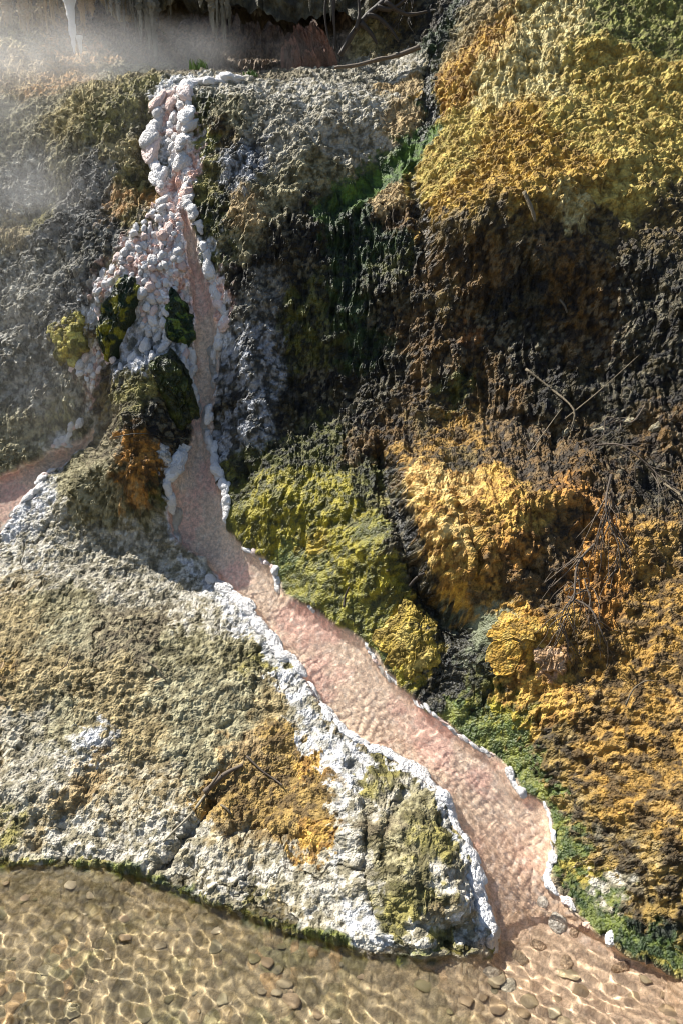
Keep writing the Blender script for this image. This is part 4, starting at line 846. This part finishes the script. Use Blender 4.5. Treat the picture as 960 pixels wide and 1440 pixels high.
for k, (px, py, lb) in enumerate([(44,948,'pale dry leaf on the left part of the terrace'), (8,942,'dry leaf at the left edge of the terrace'), (6,985,'dry leaf low at the left edge of the terrace'), (222,958,'small dry leaf in the middle of the terrace')]):
    g, n, m = ground(px, py); o = bpy.data.objects.new('dry_leaf', None)
    bm = bmesh.new(); L = .022; W_ = .008
    prof = [(-1, 0), (-.5, .8), (0, 1), (.5, .75), (1, 0)]
    vs = [[bm.verts.new((x * L, y * W_ * s, .003 + .004 * abs(s) * (1 - x * x))) for s in (-1, 0, 1)] for x, y in prof]
    for i in range(4):
        for j in range(2): bm.faces.new((vs[i][j], vs[i + 1][j], vs[i + 1][j + 1], vs[i][j + 1]))
    bmesh.ops.remove_doubles(bm, verts=bm.verts, dist=1e-5); bmesh.ops.solidify(bm, geom=bm.faces[:], thickness=.001)
    me = bpy.data.meshes.new('dry_leaf'); bm.to_mesh(me); bm.free(); me.materials.append(LEAF)
    o = bpy.data.objects.new('dry_leaf', me); COL.objects.link(o)
    o.matrix_world = mathutils.Matrix.Translation(mathutils.Vector(g[0] + n[0] * .012)) @ basis(n[0], .5 + k).to_4x4()
    tag(o, lb, 'leaf', 'dry leaves on the terrace')

# ------------------------------------------------------------------ the overhang above the cave and what hangs from it
def overhang():
    nx, ny = 300, 130
    x = np.linspace(-2.0, 0.62, nx); q = np.linspace(0, 1, ny)
    XX, QQ = np.meshgrid(x, q)
    edge = 3.66 + .10 * fbm(XX * 1.0, XX * 0 + .3, .5, 3, 401) + .05 * fbm(XX, XX * 0 + 2.3, .12, 3, 402)
    front = 6.02 + .16 * fbm(XX, XX * 0, .6, 3, 403)
    edge = edge + .5 * sstep(-1.35, -1.9, XX) * 0 + .35 * sstep(-1.45, -1.75, XX) + .25 * sstep(.25, .5, XX)
    # q 0..0.5: front face from the top down to the lip; 0.5..1: underside running back into the cave
    a = np.clip(QQ / .5, 0, 1); b = np.clip((QQ - .5) / .5, 0, 1)
    zz = (edge + .75) * (1 - a) + edge * a + .22 * b ** .7 + .06 * np.sin(b * 9 + XX * 7) * b
    yy = front + .45 * (1 - a) ** 1.5 + .85 * b
    n = .05 * fbm(XX, zz * .6 + yy, .15, 4, 404) + .035 * (1 - np.abs(fbm(XX * 4, zz + yy, .4, 3, 405)) * 1.6) 
    yy = yy - n * (1 - b); zz = zz - n * b * 1.3
    V = np.stack([XX, yy, zz], -1).reshape(-1, 3); id_ = np.arange(nx * ny).reshape(ny, nx)
    Fq = np.stack([id_[:-1, :-1], id_[1:, :-1], id_[1:, 1:], id_[:-1, 1:]], -1).reshape(-1, 4)
    # the top of the slab, closing it behind
    k = sstep(-.3, .3, fbm(XX, zz + yy, .2, 4, 406)).reshape(-1, 1)
    lft = sstep(-.9, -1.5, XX).reshape(-1, 1)
    c = (lin((88,84,66)) * (1 - k) + lin((54,50,36)) * k) * (1 - lft) + lft * (lin((150,128,86)) * (1 - k) + lin((120,108,66)) * k)
    o = mesh_obj('overhang', V, Fq, CRUST, smooth=False, attrs={'tint': c, 'wet': np.full(len(V), .2)})
    top = []
    tag(o, kind='structure')
    return o, x, edge[0], front[0]
OVER, ox, oedge, ofront = overhang(); SETTING['overhang'] = OVER
def drip_mesh(seed, wob=1.):
    g = np.random.default_rng(seed); ns, nr = 10, 34
    t = np.linspace(0, 1, nr); th = np.linspace(0, 2 * np.pi, ns, endpoint=False)
    T, TH = np.meshgrid(t, th, indexing='ij')
    r = (1 - T) ** .75 * (1 + .55 * np.interp(T, np.linspace(0, 1, 14), g.uniform(-1, 1, 14)) * min(1, .3 + wob * .7)) + .06
    r = r * (1 + .45 * np.interp(TH, np.linspace(0, 2 * np.pi, 7), np.append(g.uniform(-1, 1, 6), 0)) + .40 * wob * g.uniform(-1, 1, T.shape))
    bx = .5 * np.interp(T, np.linspace(0, 1, 5), np.append(0, np.cumsum(g.uniform(-.35, .35, 4)))); by = .4 * np.interp(T, np.linspace(0, 1, 5), np.append(0, np.cumsum(g.uniform(-.3, .3, 4))))
    V = np.stack([r * np.cos(TH) + bx * wob, r * np.sin(TH) + by * wob, -T], -1).reshape(-1, 3)
    i = np.arange(nr * ns).reshape(nr, ns)
    Fq = [(i[a, b], i[a + 1, b], i[a + 1, (b + 1) % ns], i[a, (b + 1) % ns]) for a in range(nr - 1) for b in range(ns)] + [tuple(i[-1])]
    me = bpy.data.meshes.new('stalactite'); me.from_pydata(V.tolist(), [], [tuple(int(q) for q in f) for f in Fq]); me.polygons.foreach_set('use_smooth', [False] * len(Fq))
    return me
DRIP = thing_mat('drip_crust', (84,80,64), (138,132,116), .8, 60, .5, .006)
DRIP_W = thing_mat('drip_white', (222,220,216), (196,192,184), .7, 60, .4, .005)
DRIP_O = thing_mat('drip_ochre', (164,134,84), (128,110,66), .8, 60, .5, .006)
drips = [drip_mesh(500 + k) for k in range(8)]
for mm in drips: mm.materials.append(DRIP)
drips_o = [mm.copy() for mm in drips]
for mm in drips_o: mm.materials.clear(); mm.materials.append(DRIP_O)
R_ = random.Random(5)
def hang(px, py0, py1, wpx, meshes, Y=None, fwd=0.):
    """a stalactite of the overhang whose tip is seen at px, py1"""
    Yv = Y or float(np.interp((px - 480) / F * 6.2, ox, ofront)) + fwd
    top = at_depth(px, py0, Yv); tip = at_depth(px, py1, Yv)
    o = bpy.data.objects.new('stalactite', R_.choice(meshes)); COL.objects.link(o)
    o.location = tuple(top); h = top[2] - tip[2]; w = wpx * 6.2 / F
    o.scale = (w, w * .8, h); o.rotation_euler = (0, R_.uniform(-.05, .05), R_.uniform(0, 6.3))
    o.parent = OVER
    return o
def cluster(px, n, wid, py1, meshes, Y=None):
    """a bunch of dripping strings of unequal length"""
    for k in range(n):
        u = R_.uniform(-1, 1); ln = py1 * (1 - .55 * abs(u) ** 1.3) * R_.uniform(.7, 1.08)
        hang(px + u * wid, -30, ln, R_.choice((2.2, 2.8, 3.5, 4.5, 6)), meshes, Y=Y, fwd=R_.uniform(-.12, .1))
for px, n, wid, py1 in [(152,6,8,26),(172,9,10,50),(190,8,8,66),(204,6,6,78),(214,5,5,86),(236,3,10,32),(270,3,10,26),(300,8,9,58),(311,5,4,74),(322,3,5,50),(362,3,12,30),(425,3,14,30),(462,3,8,40)]:
    cluster(px, n, wid, py1, drips)
for px, n, wid, py1 in [(126,5,9,30),(84,5,12,26),(60,6,14,50),(30,7,16,54),(8,5,14,60),(112,3,5,48)]:
    cluster(px, n, wid, py1, drips_o, Y=6.12)
wm = drip_mesh(533, .25); wm.materials.append(DRIP_W)
def white_drip(px, py0, py1, w, label):
    top = at_depth(px, py0, 6.0); tip = at_depth(px, py1, 6.0)
    e = bpy.data.objects.new('white_stalactite', wm); COL.objects.link(e); e.location = tuple(top); e.scale = (w * 6 / F, w * 6 / F * .8, top[2] - tip[2])
    tag(e, label, 'stalactite', 'white dripstones at the top left')
    return e
white_drip(97, -15, 76, 7, 'long white stalactite hanging at the upper left of the cave')
white_drip(112, 50, 78, 3.5, 'tiny white dripstone right of the long stalactite')

# roots and vines that hang before the cave
def vine(name, pts, Y, r0, r1, label, cat='root', mat=BARK, group=None, side=()):
    w = [at_depth(a, b, Y + (p[2] if len(p) > 2 else 0)) for p in pts for a, b in [p[:2]]]
    if not side: return tag(tube(name, w, r0, r1, mat), label, cat, group)
    e = empty(name, w[0], label, cat, group); child(tube('stem', w, r0, r1, mat), e)
    for sp in side: child(tube('twig', [at_depth(a, b, Y - .02) for a, b in sp], r1 * .7, r1 * .3, mat), e)
    return e
vine('hanging_root', [(470,-15),(469,20),(471,50),(470,72)], 5.7, .012, .007, 'straight dark root hanging beside the red boulder', 'root')
vine('hanging_root', [(459,-15),(457,20),(460,45),(466,66)], 5.72, .009, .005, 'thin root left of the straight dark root', 'root')
vine('leaning_branch', [(478,78),(495,48),(516,22),(540,2),(560,-18)], 5.66, .018, .024, 'thick dark leaning branch crossing the pale rock at the top', 'branch',
     side=[[(500,42),(505,20),(503,-10)], [(516,22),(530,24),(548,40),(560,58)], [(530,10),(552,12),(580,-10)], [(507,32),(520,45),(530,62)], [(540,2),(570,20),(600,16)]])
vine('dead_root', [(470,95),(500,92),(530,84),(558,78),(590,66)], 5.52, .010, .014, 'pale brown root running along the top of the grey ledge', 'root', WOOD)
dead_twigs = dead_branch((610,-10), (560,70), 60, 10, 'tangle of dark dead twigs at the top beside the green runnel', 12, lift=(.08, .16), stem_r=.006, mat=BARK)
dead_twigs['group'] = 'dark twigs at the top'

# green tuft on the rim of the cave floor
MOSSG = thing_mat('tuft_green', (92,118,36), (62,92,26), .6, 60)
def tuft(px, py, n, hpx, label):
    g, nn, m = ground(px, py); m = float(m[0]); bm = bmesh.new(); R = random.Random(px)
    for k in range(n):
        a = R.uniform(0, 6.28); r = R.uniform(0, 14) * m; l = hpx * m * R.uniform(.5, 1); w = 2.2 * m * R.uniform(.6, 1.2); bx, by = r * math.cos(a), r * math.sin(a) * .5; dx, dy = R.uniform(-.4, .4) * l, R.uniform(-.4, .4) * l
        th = R.uniform(0, 3.14); cx, cy = math.cos(th) * w, math.sin(th) * w; prev = None
        for t in (0, .35, .7, 1):
            ww = 1 - t * .9; c = mathutils.Vector((bx + dx * t * t, by + dy * t * t, l * t * (1 - .15 * t)))
            pair = [bm.verts.new(c + mathutils.Vector((cx, cy, 0)) * ww), bm.verts.new(c - mathutils.Vector((cx, cy, 0)) * ww)]
            if prev: bm.faces.new((prev[0], prev[1], pair[1], pair[0]))
            prev = pair
    me = bpy.data.meshes.new('plant_tuft'); bm.to_mesh(me); bm.free(); me.materials.append(MOSSG)
    o = bpy.data.objects.new('plant_tuft', me); COL.objects.link(o); o.location = tuple(g[0]); return tag(o, label, 'plant', 'small plants by the cave')
tuft(283, 104, 60, 16, 'bright green tuft growing on the rim behind the cascade')
tuft(356, 107, 40, 12, 'small olive tuft left of the red boulder')

# ------------------------------------------------------------------ the two waters
def water_mat(name, tint=(1, 1, 1)):
    m, t = node_mat(name); N = t.nodes.new; L = t.links.new
    out = N('ShaderNodeOutputMaterial'); bs = N('ShaderNodeBsdfGlass'); L(bs.outputs[0], out.inputs[0])
    bs.inputs['Color'].default_value = (*tint, 1); bs.inputs['Roughness'].default_value = 0; bs.inputs['IOR'].default_value = 1.33
    return m
WATER = water_mat('clear_water', (.97, .96, .92))
def ripples(x, y, seed, lam, ang, amp, an=.6):
    c, s = math.cos(ang), math.sin(ang); u = x * c + y * s; v = -x * s + y * c
    return amp * (perlin(u / lam, v * an / lam, seed) + .8 * perlin((u * .8 + v * .3) / lam / 1.7 + 9.1, v * .6 / lam / 1.7, seed + 3))
xs = np.arange(-1.75, 1.95, .006); ys = np.arange(.55, 2.62, .006)
GX, GY = np.meshgrid(xs, ys); GX = GX.astype(np.float32); GY = GY.astype(np.float32)
GZ = ripples(GX, GY, 601, .028, .9, .0026) * (.55 + .6 * sstep(-.5, .5, fbm(GX, GY, .35, 2, 672)))
i = np.arange(GX.size).reshape(GX.shape); q = np.stack([i[:-1, :-1], i[:-1, 1:], i[1:, 1:], i[1:, :-1]], -1).reshape(-1, 4)
_s = GY / CT - .05
for _ in range(40): _s = .5 * _s + .5 * (GY / CT + sample(Hm, GX, np.clip(_s, S0, S1)))
_s = np.clip(_s, S0, S1); _cut = (sample(pink_sd, GX, _s) < .02) & (sample(Hm, GX, _s) + _s - .014 > .006)
_q = ~(_cut[:-1, :-1] & _cut[1:, 1:]).ravel(); q = q[_q]
stream = mesh_obj('stream_water', np.stack([GX, GY, GZ], -1).reshape(-1, 3), q, WATER); tag(stream, kind='structure')
rz = ripples(Xf, Sf, 651, .030, .7, .0009, .85) * (.6 + .7 * sstep(-.4, .5, fbm(Xf, Sf, .2, 2, 671)))
Ww = to_world(X, S, Hm - .014) + Nm * rz[..., None]
sel = (pink_sd < .016)
fs = (sel[:-1, :-1] & sel[1:, 1:] & sel[1:, :-1] & sel[:-1, 1:]).ravel() & (Ww[:-1, :-1, 2].ravel() > -.004)
q = quads[fs]; u, inv = np.unique(q, return_inverse=True)
chw = mesh_obj('channel_water', Ww.reshape(-1, 3)[u], inv.reshape(-1, 4), WATER); tag(chw, kind='structure')
for o in (stream, chw): o.cycles.is_caustics_caster = True
sun_d.cycles.is_caustics_light = True

# pebbles of the stream bed
PEBS = []
for k in range(8):
    v, f = ICO2; d = 1 + .28 * noise3(v, 1.2, 800 + k, 2)
    me = bpy.data.meshes.new('pebble'); me.from_pydata((v * d[:, None]).tolist(), [], f.tolist()); me.polygons.foreach_set('use_smooth', [True] * len(f)); PEBS.append(me)
PM = [thing_mat('pebble_tan', (168,146,118), (146,126,100), .5, 6, .3, .05), thing_mat('pebble_grey', (150,140,114), (122,114,88), .5, 6, .3, .05), thing_mat('pebble_olive', (140,130,96), (120,112,80), .5, 6, .3, .05), thing_mat('pebble_pale', (188,174,148), (158,142,114), .5, 6, .3, .05)]
PEBM = []
for me in PEBS:
    for m_ in PM: c_ = me.copy(); c_.materials.append(m_); PEBM.append(c_)
def pebbles(n, region, rmin, rmax):
    k = 0; tries = 0
    while k < n and tries < n * 20:
        tries += 1; px, py = random.uniform(region[0], region[2]), random.uniform(region[1], region[3])
        x, s_, t_ = find(px, py); v_ = int(np.clip(np.searchsorted(Sv, s_[0]), 1, NV - 2)); u_ = int(np.clip(round((float(x[0]) / float(half_width(s_[0])) + 1) / 2 * (NU - 1)), 1, NU - 2))
        if stream_sd[v_, u_] > -.03: continue
        p = Wd[v_, u_]; r = rmin + (rmax - rmin) * random.random() ** 2.2
        o = bpy.data.objects.new('pebble', random.choice(PEBM)); COL.objects.link(o); o.parent = SETTING['stream_bed']
        o.location = (float(p[0]), float(p[1]), float(p[2]) - r * .08); o.scale = (r * random.uniform(.9, 1.5), r, r * random.uniform(.25, .45)); o.rotation_euler = (random.uniform(-.25, .25), random.uniform(-.25, .25), random.uniform(0, 6.3)); k += 1
pebbles(55, (-40, 1240, 420, 1450), .008, .028)
pebbles(16, (380, 1340, 720, 1450), .010, .03)
PEBM = [m_ for i_, m_ in enumerate(PEBM) if i_ % 4 in (0, 3)]
pebbles(18, (680, 1330, 1000, 1450), .010, .034)

# ------------------------------------------------------------------ steam drifting before the cave and along the upper left wall
def steam(center, half, blobs, dens):
    m, t = node_mat('steam'); N = t.nodes.new; L = t.links.new
    out = N('ShaderNodeOutputMaterial'); pv = N('ShaderNodeVolumePrincipled'); L(pv.outputs[0], out.inputs['Volume'])
    pv.inputs['Color'].default_value = (.97, .97, .97, 1); pv.inputs['Anisotropy'].default_value = .35
    tc = N('ShaderNodeTexCoord'); prev = None
    for (c, r, w) in blobs:
        sb = N('ShaderNodeVectorMath'); sb.operation = 'SUBTRACT'; L(tc.outputs['Object'], sb.inputs[0]); sb.inputs[1].default_value = tuple(np.array(c) - np.array(center))
        dv = N('ShaderNodeVectorMath'); dv.operation = 'DIVIDE'; L(sb.outputs[0], dv.inputs[0]); dv.inputs[1].default_value = r
        ln = N('ShaderNodeVectorMath'); ln.operation = 'LENGTH'; L(dv.outputs[0], ln.inputs[0])
        mr = N('ShaderNodeMapRange'); mr.interpolation_type = 'SMOOTHSTEP'; mr.inputs[1].default_value = 1; mr.inputs[2].default_value = 0; mr.inputs[3].default_value = 0; mr.inputs[4].default_value = w; L(ln.outputs['Value'], mr.inputs[0])
        if prev is None: prev = mr.outputs[0]
        else:
            ad = N('ShaderNodeMath'); ad.operation = 'ADD'; L(prev, ad.inputs[0]); L(mr.outputs[0], ad.inputs[1]); prev = ad.outputs[0]
    n = N('ShaderNodeTexNoise'); n.inputs['Scale'].default_value = 1.6; n.inputs['Detail'].default_value = 2.5; n.inputs['Distortion'].default_value = 1.0; L(tc.outputs['Object'], n.inputs[0])
    nr_ = N('ShaderNodeMapRange'); nr_.inputs[1].default_value = .40; nr_.inputs[2].default_value = .66; nr_.inputs[3].default_value = .35; nr_.inputs[4].default_value = 1.7; L(n.outputs[0], nr_.inputs[0])
    mu = N('ShaderNodeMath'); mu.operation = 'MULTIPLY'; L(prev, mu.inputs[0]); L(nr_.outputs[0], mu.inputs[1])
    m2 = N('ShaderNodeMath'); m2.operation = 'MULTIPLY'; L(mu.outputs[0], m2.inputs[0]); m2.inputs[1].default_value = dens; L(m2.outputs[0], pv.inputs['Density'])
    x, y, z = half
    v = np.array([(a, b, c) for a in (-x, x) for b in (-y, y) for c in (-z, z)]); f = np.array([(0, 1, 3, 2), (4, 6, 7, 5), (0, 4, 5, 1), (2, 3, 7, 6), (0, 2, 6, 4), (1, 5, 7, 3)])
    o = mesh_obj('steam', v, f, m, smooth=False); o.location = center; tag(o, kind='stuff')
    return o
def pt(px, py, Y): return at_depth(px, py, Y)
steam((-1.35, 5.15, 2.75), (2.6, 1.75, 1.75), [
    (pt(60, 90, 5.6), (1.05, .7, .45), .8), (pt(240, 84, 5.75), (.9, .5, .26), .6), (pt(420, 85, 6.0), (.6, .4, .22), .2), (pt(20, 270, 4.85), (.7, .45, .4), .5), (pt(-60, 120, 5.3), (.9, .8, .7), .4),
    (pt(30, 430, 4.5), (.6, .4, .6), .12), (pt(60, 570, 4.25), (.6, .4, .5), .12), (pt(170, 190, 5.0), (.6, .4, .5), .06)], .9)
SC.cycles.volume_step_rate = 1.2; SC.cycles.volume_max_steps = 128; SC.cycles.volume_bounces = 1

# ------------------------------------------------------------------ the ground under and around everything
gm = thing_mat('earth', (96,80,56), (70,60,42), .95, 8, .3)
gnd = mesh_obj('ground', np.array([(-90, -90, -.6), (90, -90, -.6), (90, 90, -.6), (-90, 90, -.6)]), np.array([[0, 1, 2, 3]]), gm); tag(gnd, kind='structure')

# everything that can lie under the waters receives the light they focus
for o in list(COL.objects):
    if o.type == 'MESH' and o not in (stream, chw) and o.name != 'steam': o.cycles.is_caustics_receiver = True
